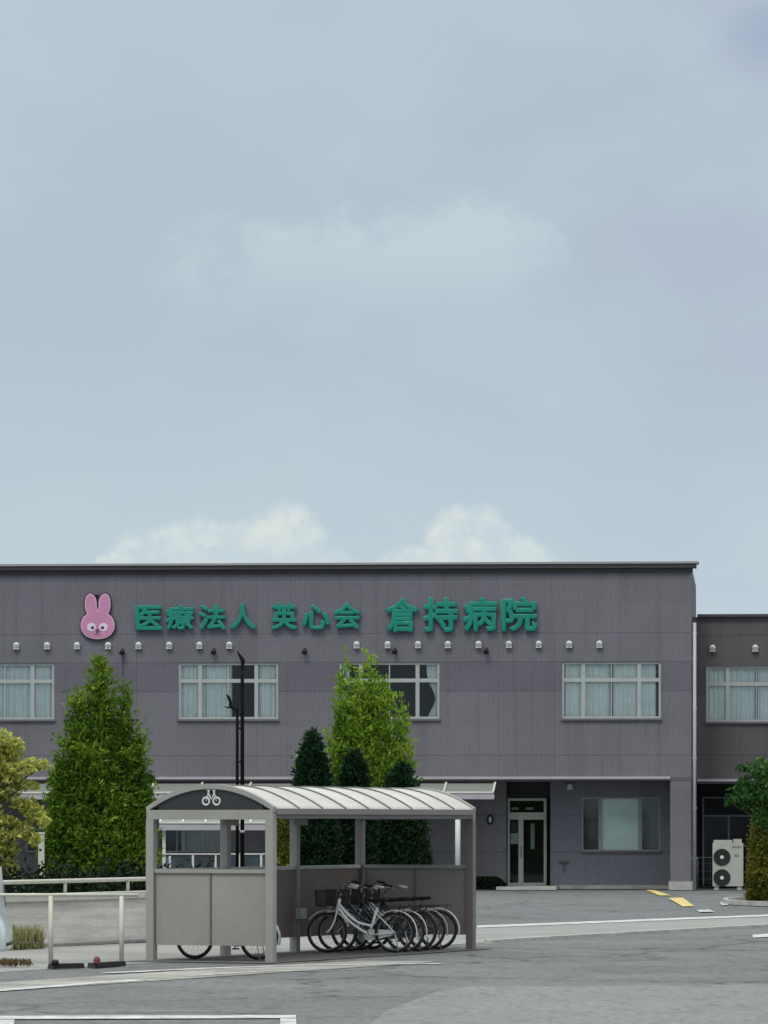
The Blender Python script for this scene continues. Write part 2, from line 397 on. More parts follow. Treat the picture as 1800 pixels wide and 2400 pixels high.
M['wall_low'] = wall_mat('grey_siding_lower', (.225, .224, .258), None, 0, 0, [1.2, 2.4], 3.03)
M['wall_low_brown'] = wall_mat('brown_siding', (.215, .203, .215), None, 0, 0, [1.2, 2.4], 3.03)
M['wall_wing'] = wall_mat('brown_grey_siding', (.108, .100, .107), (.84, .82, .85), fz(1632, 3), fz(1562, 3), [fz(1490, 3), fz(1770, 3)], 3.6)
hosp = thing('hospital_building', 'long grey two storey hospital with a teal lettered sign and a recessed ground floor', 'building', BO, -TH)
def wall_holes(mb, x0, x1, z0, z1, holes, y=0.0, depth=.14):
    xs = sorted({x0, x1, *[h[0] for h in holes], *[h[1] for h in holes]}); zs = sorted({z0, z1, *[h[2] for h in holes], *[h[3] for h in holes]})
    xs = [q for q in xs if x0 <= q <= x1]
    for a, b in zip(xs, xs[1:]):
        for c, d in zip(zs, zs[1:]):
            if any(h[0] - 1e-6 <= a and b <= h[1] + 1e-6 and h[2] - 1e-6 <= c and d <= h[3] + 1e-6 for h in holes): continue
            mb.add([(a, y, c), (b, y, c), (b, y, d), (a, y, d)], [(0, 1, 2, 3)])
    for h in holes:
        a, b, c, d = h; y2 = y + depth
        mb.add([(a,y,c),(b,y,c),(b,y,d),(a,y,d),(a,y2,c),(b,y2,c),(b,y2,d),(a,y2,d)], [(0,4,5,1),(1,5,6,2),(2,6,7,3),(3,7,4,0)])
    return mb
XL = fx(0) - 6.5
W_rows = []
zt, zb = fz(1551), fz(1684)
for L_, R_ in ((-106, 127), (418, 652), (795, 1030), (1317, 1549)):
    W_rows.append((fx(L_), fx(R_), zb, zt))
w = wall_holes(MB(), XL, 0, Z_SOF, Z_TOP, W_rows)
D = 15
w.add([(0,0,0),(0,D,0),(0,D,Z_TOP),(0,0,Z_TOP)], [(0,1,2,3)])
w.add([(XL,0,Z_SOF),(XL,0,Z_TOP),(XL,D,Z_TOP),(XL,D,Z_SOF)], [(0,1,2,3)])
w.add([(XL,D,0),(0,D,0),(0,D,Z_TOP),(XL,D,Z_TOP)], [(0,1,2,3)])
w.build('upper_wall', M['wall'], hosp, fix=False)
MB().box(XL, -.002, .002, D, Z_TOP - .25, Z_TOP - .05).build('roof', M['flash'], hosp)
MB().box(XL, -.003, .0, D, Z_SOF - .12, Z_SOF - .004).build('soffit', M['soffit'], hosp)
MB().box(XL, fx(1571), -.06, -.003, Z_SOF - .055, Z_SOF + .03).build('soffit_trim', M['trim'], hosp)
c = MB(); c.box(XL, .25, -.20, .6, fz(1321.5), fz(1316.5)); c.build('parapet_cap', M['flash'], hosp)
MB().box(XL, .17, -.15, .55, fz(1331), fz(1321.7)).build('parapet_fascia', M['brown'], hosp)
MB().box(XL, .05, -.10, .5, Z_TOP, fz(1331.2)).build('parapet_recess', M['dark'], hosp)
MB().box(-.35, -.003, .61, D, Z_TOP, fz(1320)).build('side_parapet', M['brown'], hosp)
# ground floor, set back under the upper storey
OFF = 2.4
colx = fx(1571)
MB().box(colx, -.004, .004, 2.6, .28, Z_SOF - .125).build('corner_pier', M['wall'], hosp)
MB().box(colx - .05, .04, -.05, 2.65, 0, .275).build('pier_base', M['kerb'], hosp)
gx0, gx1 = fx(1290, OFF), fx(1187, OFF)
gwin = (fx(1364, OFF), fx(1547, OFF), fz(1995, OFF), fz(1869, OFF))
wall_holes(MB(), gx0, -.01, 0, Z_SOF - .13, [gwin], OFF, .1).build('ground_wall', M['wall_low'], hosp, fix=False)
wx0, wx1 = fx(365, OFF + .3), fx(640, OFF + .3)
lwin = (fx(368, OFF), fx(522, OFF), fz(1998, OFF), fz(1942, OFF)); lwin2 = (fx(60, OFF), fx(300, OFF), fz(1998, OFF), fz(1942, OFF))
wall_holes(MB(), XL, gx1, 0, Z_SOF - .13, [lwin2, lwin], OFF, .1).build('ground_wall', M['wall_low_brown'], hosp, fix=False)
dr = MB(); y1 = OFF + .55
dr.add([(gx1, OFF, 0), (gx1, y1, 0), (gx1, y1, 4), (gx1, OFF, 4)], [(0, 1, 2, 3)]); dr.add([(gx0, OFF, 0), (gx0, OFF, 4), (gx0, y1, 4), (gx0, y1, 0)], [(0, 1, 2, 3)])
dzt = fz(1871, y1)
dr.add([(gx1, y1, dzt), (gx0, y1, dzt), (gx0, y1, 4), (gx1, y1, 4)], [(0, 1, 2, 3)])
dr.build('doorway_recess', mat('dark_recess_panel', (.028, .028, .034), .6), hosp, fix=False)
MB().box(gx1 - .2, gx0 + .3, -.2, OFF + .5, 0, .10).box(gx0 + .3, colx - .06, OFF - .25, OFF - .01, 0, .12).build('plinth', M['kerb'], hosp)
# interior slab, back partition so that rooms are closed and dark
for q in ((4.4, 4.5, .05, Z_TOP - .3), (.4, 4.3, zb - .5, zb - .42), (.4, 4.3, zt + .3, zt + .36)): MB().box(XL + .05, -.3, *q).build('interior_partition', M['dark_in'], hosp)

def curtain(parent, x0, x1, z0, z1, y, m='curtain', tie=None, pleat=.14, amp=.035):
    n = max(6, int((x1 - x0) / pleat * 6)); vs = []; fs = []; ph = random.random() * 6
    rows = 17 if tie else 2
    for i in range(n + 1):
        u = i / n; x = x0 + (x1 - x0) * u
        yy = y + amp * math.sin(x / pleat * 6.283 + ph + .9 * math.sin(x * 3.1)) + amp * .5 * math.sin(x * 17 + ph)
        for j in range(rows):
            v = j / (rows - 1); xx = x
            if tie:
                pinch = 1 - .68 * math.exp(-((v - .36) / .26) ** 2)
                xx = (x1 - (x1 - x) * pinch) if tie == 'R' else (x0 + (x - x0) * pinch)
            vs.append((xx, yy, z0 + (z1 - z0) * v))
    for i in range(n):
        for j in range(rows - 1): a = i * rows + j; fs.append((a, a + rows, a + rows + 1, a + 1))
    mb = MB(); mb.add(vs, fs, True); return mb.build('curtain', M[m], parent, fix=False)
def window(parent, x0, x1, z0, z1, y, cols=(.215, .78), tr=.31, mid=.5, fw=.072, curt=(), fm='frame_alu'):
    """frame mesh with a transom and mullions; panes and curtains are its children"""
    f = MB(); ya, yb = y - .05, y + .02; wd, ht = x1 - x0, z1 - z0
    f.box(x0, x1, ya, yb, z0, z0 + fw); f.box(x0, x1, ya, yb, z1 - fw, z1); f.box(x0, x0 + fw, ya, yb, z0 + fw, z1 - fw); f.box(x1 - fw, x1, ya, yb, z0 + fw, z1 - fw)
    for c_ in cols:
        cx = x0 + wd * c_; f.box(cx - .062, cx + .062, ya + .01, yb, z0 + fw, z1 - fw)
    if tr:
        zt_ = z1 - ht * tr; e = [0] + list(cols) + [1]
        for a, b in zip(e, e[1:]):
            a_ = x0 + wd * a + (.062 if a else fw); b_ = x0 + wd * b - (.062 if b < 1 else fw); f.box(a_, b_, ya + .012, yb, zt_ - .075, zt_ + .045)
    if mid is not None:
        cx = x0 + wd * mid; f.box(cx - .018, cx + .018, ya + .02, yb, z0 + fw, z1 - fw)
    fo = f.build('window', M[fm], parent)
    MB().box(x0 - .04, x1 + .04, y - .16, y - .052, z0 - .06, z0 + .005).build('sill', M['sill'], fo)
    MB().box(x0 + fw, x1 - fw, y - .012, y - .006, z0 + fw, z1 - fw).build('pane', M['glass'], fo)
    for cc in curt:
        a, b = cc[0], cc[1]; kw = cc[2] if len(cc) > 2 else {}
        curtain(fo, x0 + wd * a + .01, x0 + wd * b - .01, z0 + .03, z1 - .05, y + .10, **kw)
    return fo
YW = .09
window(hosp, *W_rows[0], YW, curt=((0, .35), (.37, 1)))
window(hosp, *W_rows[1], YW, curt=((0, .27), (.27, .535), (.80, .985)))
window(hosp, *W_rows[2], YW, curt=((.865, .999, {'tie': 'R', 'pleat': .07, 'm': 'curtain'}), (0, .1)))
window(hosp, *W_rows[3], YW, curt=((.02, .215), (.215, .49), (.51, .78), (.78, .955)))
gw = window(hosp, *gwin, OFF + .07, cols=(.235, .745), tr=None, mid=None, fw=.045, curt=(), fm='trim')
MB().box(gwin[0] + (gwin[1]-gwin[0])*.255, gwin[0] + (gwin[1]-gwin[0])*.72, OFF + .10, OFF + .108, gwin[2] + .04, gwin[3] - .05).build('blind', M['blind'], gw)
for a, b, mm in ((.02, .22, (.085, .075, .075)), (.76, .98, (.11, .12, .12))):
    MB().box(gwin[0] + (gwin[1]-gwin[0])*a, gwin[0] + (gwin[1]-gwin[0])*b, OFF + .12, OFF + .13, gwin[2] + .04, gwin[3] - .05).build('blind', mat('lowered_dark_blind', mm, .8), gw)
g2 = window(hosp, *lwin, OFF + .07, cols=(.40,), tr=None, mid=.30, fw=.05, fm='trim')
curtain(g2, lwin[0] + .9, lwin[1] - .06, lwin[2], lwin[3], OFF + .2, m='ac', pleat=.3)
window(hosp, *lwin2, OFF + .07, cols=(.33, .66), tr=None, mid=None, fw=.05)
# side door
dx0, dx1 = fx(1190, y1), fx(1281, y1); zsill = .10
d = MB(); ya, yb = y1 - .06, y1 - .004
zt2 = dzt; zm = fz(1904, y1); zd = fz(1921, y1)
d.box(dx0, dx1, ya, yb, zt2 - .08, zt2); d.box(dx0, dx0 + .07, ya, yb, zsill, zt2 - .08); d.box(dx1 - .09, dx1, ya, yb, zsill, zt2 - .08)
d.box(dx0 + .07, dx1 - .09, ya, yb, zd, zm); d.box(dx0 + .07, dx1 - .09, ya, yb, zsill, zsill + .09)
mx = fx(1221, y1); d.box(mx - .08, mx + .08, ya, yb, zsill + .09, zd)
door = d.build('door', M['door_alu'], hosp)
MB().box(dx0 + .07, mx - .08, y1 - .035, y1 - .03, zsill + .09, zd).box(mx + .08, dx1 - .09, y1 - .035, y1 - .03, zsill + .09, zd).box(dx0 + .07, dx1 - .09, y1 - .035, y1 - .03, zm, zt2 - .08).build('pane', M['glass'], door)
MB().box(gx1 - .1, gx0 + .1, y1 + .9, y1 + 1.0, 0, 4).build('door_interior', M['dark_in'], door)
MB().tube([(mx + .02, ya - .04, 1.0), (mx + .02, ya - .06, 1.05), (mx + .02, ya - .06, 1.35), (mx + .02, ya - .04, 1.4)], .014, 6).build('handle', M['chrome'], door)
MB().box(dx0 + .10, mx - .10, y1 - .022, y1 - .018, fz(1978, y1), fz(1953, y1)).build('notice', mat('paper_notice', (.42, .48, .46), .8), door)
MB().box(dx0 + .11, mx - .11, y1 - .022, y1 - .018, fz(1950, y1), fz(1925, y1)).build('notice', mat('dark_notice', (.06, .065, .06), .8), door)
for a in (1206, 1240): MB().box(fx(a, y1) - .12, fx(a, y1) + .12, y1 + .3, y1 + .34, fz(1898, y1), fz(1892, y1)).build('indoor_sign', mat('pale_indoor_sign', (.4, .45, .36), .7), door)
MB().box(fx(1243, y1), fx(1252, y1), y1 + .25, y1 + .3, fz(1990, y1), fz(1930, y1)).build('indoor_curtain', mat('pale_indoor_cloth', (.30, .40, .38), .8), door)
# round wall lamp by the door
lampx, lampz = FL(1149, 1921, OFF)
wl = MB(); 
for i in range(1): wl.tube([(lampx, OFF - .001, lampz), (lampx, OFF - .05, lampz), (lampx, OFF - .07, lampz)], [.17, .17, .14], 20)
for i in range(len(wl.v)): wl.v[i] = (lampx + (wl.v[i][0] - lampx) * .62, wl.v[i][1], wl.v[i][2])
wlo = wl.build('wall_lamp', M['dark'], hosp)
wl = MB().tube([(lampx, OFF - .072, lampz), (lampx, OFF - .10, lampz), (lampx, OFF - .12, lampz)], [.11, .10, .05], 16)
for i in range(len(wl.v)): wl.v[i] = (lampx + (wl.v[i][0] - lampx) * .5, wl.v[i][1], wl.v[i][2])
wl.build('lamp_cover', M['white'], wlo)
# downpipe at the corner
MB().tube([(.11, -.06, 0), (.11, -.06, fz(1460))], .055, 10).build('downpipe', M['trim'], hosp)
for z in (1, 2.6, 4.2, 5.8, 7.4, 8.2): MB().box(.04, .18, -.07, -.002, z, z + .05).build('pipe_clamp', M['trim'], hosp)
# round vent hoods and black wall spots
def vent_mesh(r=.102):
    mb = MB(); pts = [(0, 0, 0), (0, -.05, 0), (0, -.12, -.005), (0, -.155, -.02)]
    return mb.tube(pts, [r * .98, r, r * .95, r * .6], 16).box(-r * .9, r * .9, -.11, -.02, -r * 1.25, -r * .2)
vm = vent_mesh().build('vent_hood', M['white'], hosp)
vpx = [39, 111, 181, 254, 325, 397, 468, 538, 836, 909, 980, 1050, 1122, 1193, 1263, 1334, 1405]
for i, px in enumerate(vpx):
    o = vm if i == 0 else vm.copy()
    if i: col.objects.link(o)
    o.parent = hosp; o.location = (fx(px), -.002, fz(1508.5) - .0)
o = vm.copy(); col.objects.link(o); o.parent = hosp; x, z = FL(1336, 1842, OFF); o.location = (x, OFF - .002, z)
sm = MB().box(-.03, .03, -.1, 0, -.03, .03).tube([(0, -.06, .02), (0, -.16, -.06), (0, -.2, -.1)], [.05, .085, .09], 12).build('spotlight', M['dark'], hosp)
for i, px in enumerate((288, 502, 715, 926, 1140)):
    o = sm if i == 0 else sm.copy()
    if i: col.objects.link(o)
    o.parent = hosp; o.location = (fx(px), -.002, fz(1521))
x = fx(288); MB().tube([(x, -.02, fz(1530)), (x, -.02, fz(1822) + .1)], .012, 6).build('cable', M['dark'], hosp)
# water stain bracket and tap box on the ground wall
tx, tz = FL(1322, 2020, OFF)
MB().box(tx - .17, tx + .17, OFF - .09, OFF - .002, tz - .03, tz + .03).box(tx - .02, tx + .03, OFF - .07, OFF - .002, tz - .3, tz - .032).build('tap', mat('brass_brown', (.13, .10, .09), .5), hosp)

# long glazed canopy over the ground floor
def canopy(parent, x0, x1, y_back, y_front, z_back, z_front, nrib, post_every=None, white='white_metal'):
    cn = MB(); t = .02
    cn.add([(x0,y_back,z_back),(x1,y_back,z_back),(x1,y_front,z_front),(x0,y_front,z_front),(x0,y_back,z_back-t),(x1,y_back,z_back-t),(x1,y_front,z_front-t),(x0,y_front,z_front-t)],
           [(0,1,2,3),(7,6,5,4),(0,4,5,1),(1,5,6,2),(2,6,7,3),(3,7,4,0)])
    co = cn.build('canopy', M['canopy_sheet'], parent)
    rb = MB()
    for i in range(nrib + 1):
        x = x0 + (x1 - x0) * i / nrib; rb.bar((x, y_back, z_back + .025), (x, y_front, z_front + .025), .06, .05)
    rb.bar((x0, y_front, z_front + .03), (x1, y_front, z_front + .03), .05, .06); rb.build('canopy_rib', M[white], co)
    g = MB(); g.box(x0 - .02, x1 + .05, y_front - .14, y_front - .03, z_front - .19, z_front - .03); g.build('gutter', M['trim'], co)
    return co
x0c, x1c = XL + .5, fx(1160, -.2)
canopy(hosp, x0c, x1c, -.03, -1.4, fz(1836, 0), fz(1859, -1.4), 14)

# hospital wing on the right, set back
WO = 3.0
wing = thing('hospital_wing', 'lower brownish grey hospital wing set back at the right of the main block', 'building', BO, -TH)
wzt, wzs = fz(1446, WO, 1700), fz(1828, WO, 1700); wx0, wx1 = .004, 16
ww = (fx(1655, WO), fx(1890, WO), fz(1692, WO), fz(1562, WO))
q = wall_holes(MB(), wx0, wx1, wzs, wzt, [ww], WO)
q.add([(wx1, WO, 0), (wx1, D, 0), (wx1, D, wzt), (wx1, WO, wzt)], [(0, 1, 2, 3)]); q.add([(wx0, D, 0), (wx1, D, 0), (wx1, D, wzt), (wx0, D, wzt)], [(0, 1, 2, 3)])
q.build('upper_wall', M['wall_wing'], wing, fix=False)
MB().box(wx0 + .14, wx1, WO, D, wzt - .2, wzt - .02).build('roof', M['flash'], wing)
MB().box(wx0 + .16, wx1, WO - .12, D, wzt, wzt + .09).build('parapet_cap', M['brown'], wing)
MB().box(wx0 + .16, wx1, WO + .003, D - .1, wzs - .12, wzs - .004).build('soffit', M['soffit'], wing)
MB().box(wx0 + .16, wx1, WO - .05, WO, wzs - .05, wzs + .03).build('soffit_trim', M['trim'], wing)
window(wing, *ww, WO + YW, curt=((0, .49), (.51, 1)))
WG = WO + 2.4
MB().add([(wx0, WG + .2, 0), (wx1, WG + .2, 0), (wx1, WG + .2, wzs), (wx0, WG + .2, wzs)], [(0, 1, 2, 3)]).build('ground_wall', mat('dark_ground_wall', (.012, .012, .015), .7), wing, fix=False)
MB().box(wx0 + .1, wx1, 6.5, 6.6, wzs - .1, wzt - .3).build('interior_partition', M['dark_in'], wing)
fd = MB(); a, b = fx(1646, WG), fx(1800, WG); zt3 = fz(1868, WG); zm3 = fz(1910, WG)
fd.box(a, b, WG, WG + .07, zt3 - .05, zt3); fd.box(a, a + .06, WG, WG + .07, .1, zt3 - .05); fd.box(a + .06, b, WG, WG + .07, zm3 - .06, zm3)
for px in (1708, 1770): xx = fx(px, WG); fd.box(xx - .03, xx + .03, WG, WG + .07, .1, zm3 - .06)
fdo = fd.build('glass_door', mat('dull_door_frame', (.16, .17, .175), .5), wing)
MB().box(a + .06, b, WG + .03, WG + .035, .1, zm3 - .06).build('pane', M['dark_glass'], fdo)
o = vm.copy(); o.data = vm.data; col.objects.link(o); o.parent = wing; o.location = (fx(1670, WO), WO - .002, fz(1519, WO))
o = o.copy(); col.objects.link(o); o.parent = wing; o.location = (fx(1770, WO), WO - .002, fz(1519, WO))

# ------------------------------------------------------------------ lettering and emblem on the facade
LET = [('医', 318, 381, 1417, 1476, 'medical corporation line, first character beside the pink rabbit'), ('療', 387, 459, 1416, 1477, 'medical corporation line, second character from the rabbit'),
       ('法', 464, 531, 1416, 1477, 'medical corporation line, third character from the rabbit'), ('人', 537, 603, 1413, 1476, 'medical corporation line, the plain two stroke one'),
       ('英', 634, 700, 1412, 1477, 'middle group, first character with crossed top'), ('心', 708, 775, 1416, 1476, 'middle group, the open curved one'), ('会', 780, 848, 1411, 1476, 'middle group, last character under a peaked top'),
       ('倉', 903, 984, 1401, 1483, 'large group, first character'), ('持', 992, 1074, 1401, 1483, 'large group, second character'), ('病', 1084, 1166, 1401, 1483, 'large group, third character'), ('院', 1175, 1260, 1400, 1483, 'large group, last character on the right')]
def letter(ch, L_, R_, T_, B_, desc):
    cu = bpy.data.curves.new('tmp_text', 'FONT'); cu.body = ch; cu.size = 1.0; cu.extrude = .03; cu.bevel_depth = .040; cu.bevel_resolution = 2; cu.resolution_u = 6
    to = bpy.data.objects.new('tmp_text', cu); col.objects.link(to)
    bpy.context.view_layer.update()
    me = bpy.data.meshes.new_from_object(to.evaluated_get(bpy.context.evaluated_depsgraph_get()))
    bpy.data.objects.remove(to); bpy.data.curves.remove(cu)
    n = len(me.vertices); v = np.empty(n * 3, 'f'); me.vertices.foreach_get('co', v); v = v.reshape(-1, 3)
    x0, x1, z0, z1 = fx(L_), fx(R_), fz(B_, 0, 900), fz(T_, 0, 900)
    lo, hi = v.min(0), v.max(0)
    nx = (v[:, 0] - (lo[0] + hi[0]) / 2) / (hi[0] - lo[0]) * (x1 - x0)
    nz = (v[:, 1] - lo[1]) / (hi[1] - lo[1]) * (z1 - z0)
    ny = -(v[:, 2] - lo[2]) / (hi[2] - lo[2]) * .10 - .06
    w_ = np.stack([nx, ny, nz], 1); me.vertices.foreach_set('co', w_.ravel().astype('f')); me.update()
    me.name = 'sign_letter'; me.materials.clear(); me.materials.append(M['teal'])
    o = bpy.data.objects.new('sign_letter', me); col.objects.link(o); o.location = B((x0 + x1) / 2, 0, z0); o.rotation_euler = (0, 0, -TH)
    tag(o, 'teal sign letter %s on the grey facade, %s' % (ch, desc), 'sign letter', 'teal letters of the facade sign')
    # stand-off pins fixing the letter to the wall
    for q in ((-.12, .3), (.12, .55)): MB().cyl((q[0], -.061, q[1]), (q[0], -.001, q[1]), .012, 6).build('pin', M['dark'], o)
for a in LET: letter(*a)

s_ = .09644
half = [(725,640),(745,560),(750,450),(770,350),(820,272),(890,232),(955,245),(1010,315),(1032,420),(1035,540),(1012,650),(985,722),(1055,775),(1110,860),(1138,970),(1132,1070),(1090,1165),(1010,1250),(890,1308),(725,1330)]
full = half + [(1450 - x, y) for x, y in half[-2:0:-1]]
ex0, ez0 = fx(160 + 725 * s_), fz(1370 + 1330 * s_, 0, 230)
sc = (fx(271) - fx(190)) / 81 * s_
sm_ = arc([(x, y, 0) for x, y in full + full[:1]], 4)[:-1]
pts = [((p.x - 725) * sc, (1330 - p.y) * sc) for p in sm_]
def offset(pts, d):
    out = []; n = len(pts)
    for i in range(n):
        a, b = Vector(pts[i-1]), Vector(pts[(i+1) % n]); t = b - a; nn = Vector((t.y, -t.x)).normalized()
        out.append((pts[i][0] + nn.x * d, pts[i][1] + nn.y * d))
    return out
ar = sum(pts[i-1][0] * pts[i][1] - pts[i][0] * pts[i-1][1] for i in range(len(pts)))
sgn = 1 if ar > 0 else -1
emb = thing('rabbit_emblem', 'pink rabbit head emblem with tall ears mounted left of the teal letters', 'emblem', B(ex0, 0, ez0), -TH)
import bmesh
def flat(mb_pts, y0, y1, name, m, parent):
    mb = MB().prism(mb_pts, y0, y1); o = mb.build(name, m, parent)
    b = bmesh.new(); b.from_mesh(o.data); bmesh.ops.triangulate(b, faces=[f for f in b.faces if len(f.verts) > 4]); b.to_mesh(o.data); b.free(); return o
flat(offset(pts, .035 * sgn), -.09, -.03, 'backing', M['plum'], emb)
flat(pts, -.115, -.0905, 'rim', M['pink_pale'], emb)
fc = flat(offset(pts, -.045 * sgn), -.124, -.1155, 'face', M['pink'], emb)
def disc(cx, cy, rx, ry, y0, y1, name, m, parent):
    return flat([((cx - 725 + rx * math.cos(a)) * sc, (1330 - cy + ry * math.sin(a)) * sc) for a in [i * 2 * math.pi / 24 for i in range(24)]], y0, y1, name, m, parent)
for cx, px in ((577, 605), (868, 845)):
    e = disc(cx, 1040, 108, 100, -.132, -.1245, 'eye', M['eyewhite'], fc)
    
    disc(px, 1056, 42, 38, -.136, -.1322, 'pupil', M['pupil'], fc)
disc(725, 1140, 44, 55, -.132, -.1245, 'nose', mat('mauve_nose', (.14, .05, .13), .5), fc)
MB().tube([((x - 725) * sc, -.128, (1330 - y) * sc) for x, y in ((640, 1205), (690, 1232), (722, 1205), (760, 1232), (810, 1205))], .01, 5).build('mouth', mat('mauve_mouth', (.2, .08, .17), .5), fc)
for q in ((-.22, .32), (.22, .32), (0, .82)): MB().box(q[0]-.025, q[0]+.025, -.0295, -.001, q[1]-.025, q[1]+.025).build('bracket', M['dark'], emb)

# ------------------------------------------------------------------ bicycle shelter
SL, SW = 8.03, 2.087; ZE = 2.40; RISE = .36
sh = thing('bicycle_shelter', 'open fronted bicycle shelter with a pale curved roof and smoky panels', 'bicycle shelter', N0, AX)
def za(b, extra=0): u = (b - SW / 2) / (SW / 2 + .07); return ZE + extra + RISE * (1 - u * u)
nb = 22; bs = [-.07 + (SW + .14) * i / nb for i in range(nb + 1)]
rf = MB(); vs = []
for x in (.05, SL - .05):
    for b in bs: vs.append((x, b, za(b)))
    for b in bs: vs.append((x, b, za(b) - .012))
n = nb + 1; fs = []
for i in range(nb): fs += [(i, i+1, 2*n+i+1, 2*n+i), (n+i+1, n+i, 3*n+i, 3*n+i+1)]
fs += [(0, 2*n, 3*n, n), (n-1, 2*n-1, 4*n-1, 3*n-1)]
rf.add(vs, fs, True); rf.build('roof_sheet', M['roof_sheet'], sh)
def archbar(x, wdt, z_lo, z_hi, name, m):
    mb = MB(); vv = []
    for b in bs:
        for dx_ in (-wdt/2, wdt/2):
            for e in (z_lo, z_hi): vv.append((x + dx_, b, za(b) + e))
    ff = []
    for i in range(nb):
        o = i * 4; ff += [(o, o+1, o+5, o+4), (o+2, o+6, o+7, o+3), (o+1, o+3, o+7, o+5), (o, o+4, o+6, o+2)]
    ff += [(0, 2, 3, 1), (nb*4, nb*4+1, nb*4+3, nb*4+2)]
    mb.add(vv, ff); return mb.build(name, m, sh)
M['seam'] = mat('roof_seam_bar', (.15, .145, .14), .5, .05, 3)
for k_ in range(1, 9): archbar(SL * k_ / 9, .045, .002, .022, 'roof_rib', M['seam'])
for x, sg in ((.0, -1), (SL, 1)):
    archbar(x, .10, -.05, .03, 'gable_arch', M['taupe'])
    gp = [(b, za(b) - .055) for b in bs if .06 < b < SW - .06]; gp = [(gp[0][0], ZE - .02)] + gp + [(gp[-1][0], ZE - .02)]
    mb = MB(); nn = len(gp); mb.add([(x - .015, b, z) for b, z in gp] + [(x + .015, b, z) for b, z in gp], [tuple(range(nn)), tuple(range(2*nn-1, nn-1, -1))] + [(i, nn+i, nn+(i+1)%nn, (i+1)%nn) for i in range(nn)])
    g = mb.build('gable_panel', M['gable'], sh)
    if sg < 0:      # bicycle pictogram on the near gable
        y0, z0 = SW / 2 - .02, ZE + .115; xx = x - .024; s2 = MB()
        for dy in (-.092, .092): s2.ring((xx, y0 + dy, z0), .058, .017, 'x', 20, 6)
        q_ = lambda a_, z_: (xx, y0 + a_, z0 + z_)
        for seg in ([q_(-.092, 0), q_(-.05, .13), q_(-.045, .17)], [q_(.092, 0), q_(.05, .13), q_(.045, .17)], [q_(-.05, .115), q_(0, .03), q_(.05, .115)], [q_(-.08, .175), q_(-.02, .175)], [q_(.02, .175), q_(.08, .175)]):
            s2.tube(seg, .014, 6)
        s2.build('bicycle_symbol', M['white'], g)
    MB().box(x - .06, x + .06, -.06, SW + .06, ZE - .17, ZE - .02).build('end_beam', M['taupe'], sh)
    for b in (0, SW):
        MB().box(x - .07, x + .07, b - .065, b + .065, 0, ZE - .172).build('corner_post', M['taupe'] if sg < 0 else M['taupe_dark'], sh)
    ztp, zbt = 1.447, .25
    MB().box(x - .045, x + .045, .067, SW - .067, ztp - .06, ztp).build('panel_rail', M['taupe'], sh)
    MB().box(x - .03, x + .03, SW/2 - .012, SW/2 + .012, zbt, ztp - .062).build('panel_mullion', M['seam'], sh)
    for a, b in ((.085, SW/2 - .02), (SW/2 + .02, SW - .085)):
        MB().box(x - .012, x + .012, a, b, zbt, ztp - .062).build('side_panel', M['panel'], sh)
for b, s0 in ((0, -1), (SW, 1)):
    MB().box(.062, SL - .062, b - .05, b + .05, ZE - .155, ZE - .03).build('eave_beam', M['beam_brown'], sh)
    MB().box(.062, SL - .062, b + s0 * .055, b + s0 * .11, ZE - .09, ZE - .0).build('eave_gutter', M['beam_brown'], sh)
for k_ in (1, 2):
    x = SL * k_ / 3
    MB().box(x - .07, x + .07, SW - .065, SW + .065, 0, ZE - .157).build('back_post', M['taupe'], sh)
    MB().box(x - .045, x + .045, .052, SW - .052, ZE - .14, ZE - .04).build('cross_beam', M['taupe'], sh)
    MB().box(x - .26, x + .26, SW - .12, SW - .068, ZE - .27, ZE - .16).build('post_bracket', M['taupe'], sh)
for k_ in range(3):
    a, b = SL * k_ / 3 + .075, SL * (k_ + 1) / 3 - .075
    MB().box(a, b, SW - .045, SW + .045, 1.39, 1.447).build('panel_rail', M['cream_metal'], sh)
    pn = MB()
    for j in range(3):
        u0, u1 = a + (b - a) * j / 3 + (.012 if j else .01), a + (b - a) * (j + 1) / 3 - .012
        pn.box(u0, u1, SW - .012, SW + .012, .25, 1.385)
    pn.build('back_panel', M['panel_shaded'], sh)
MB().box(SL*2/3 - .11, SL*2/3 + .11, SW - .17, SW - .068, .56, .74).build('junction_box', M['white'], sh)
sheet('shelter_shade', [S(-.6, -.25), S(8.5, -.25), S(8.5, 2.3), S(-.6, 2.3)], .004, mat('shelter_shade_asphalt', (.10, .10, .095), .9, .15, 1.5, .15, 15))  # dark sheet: asphalt with the shelter's shadow put into its colour

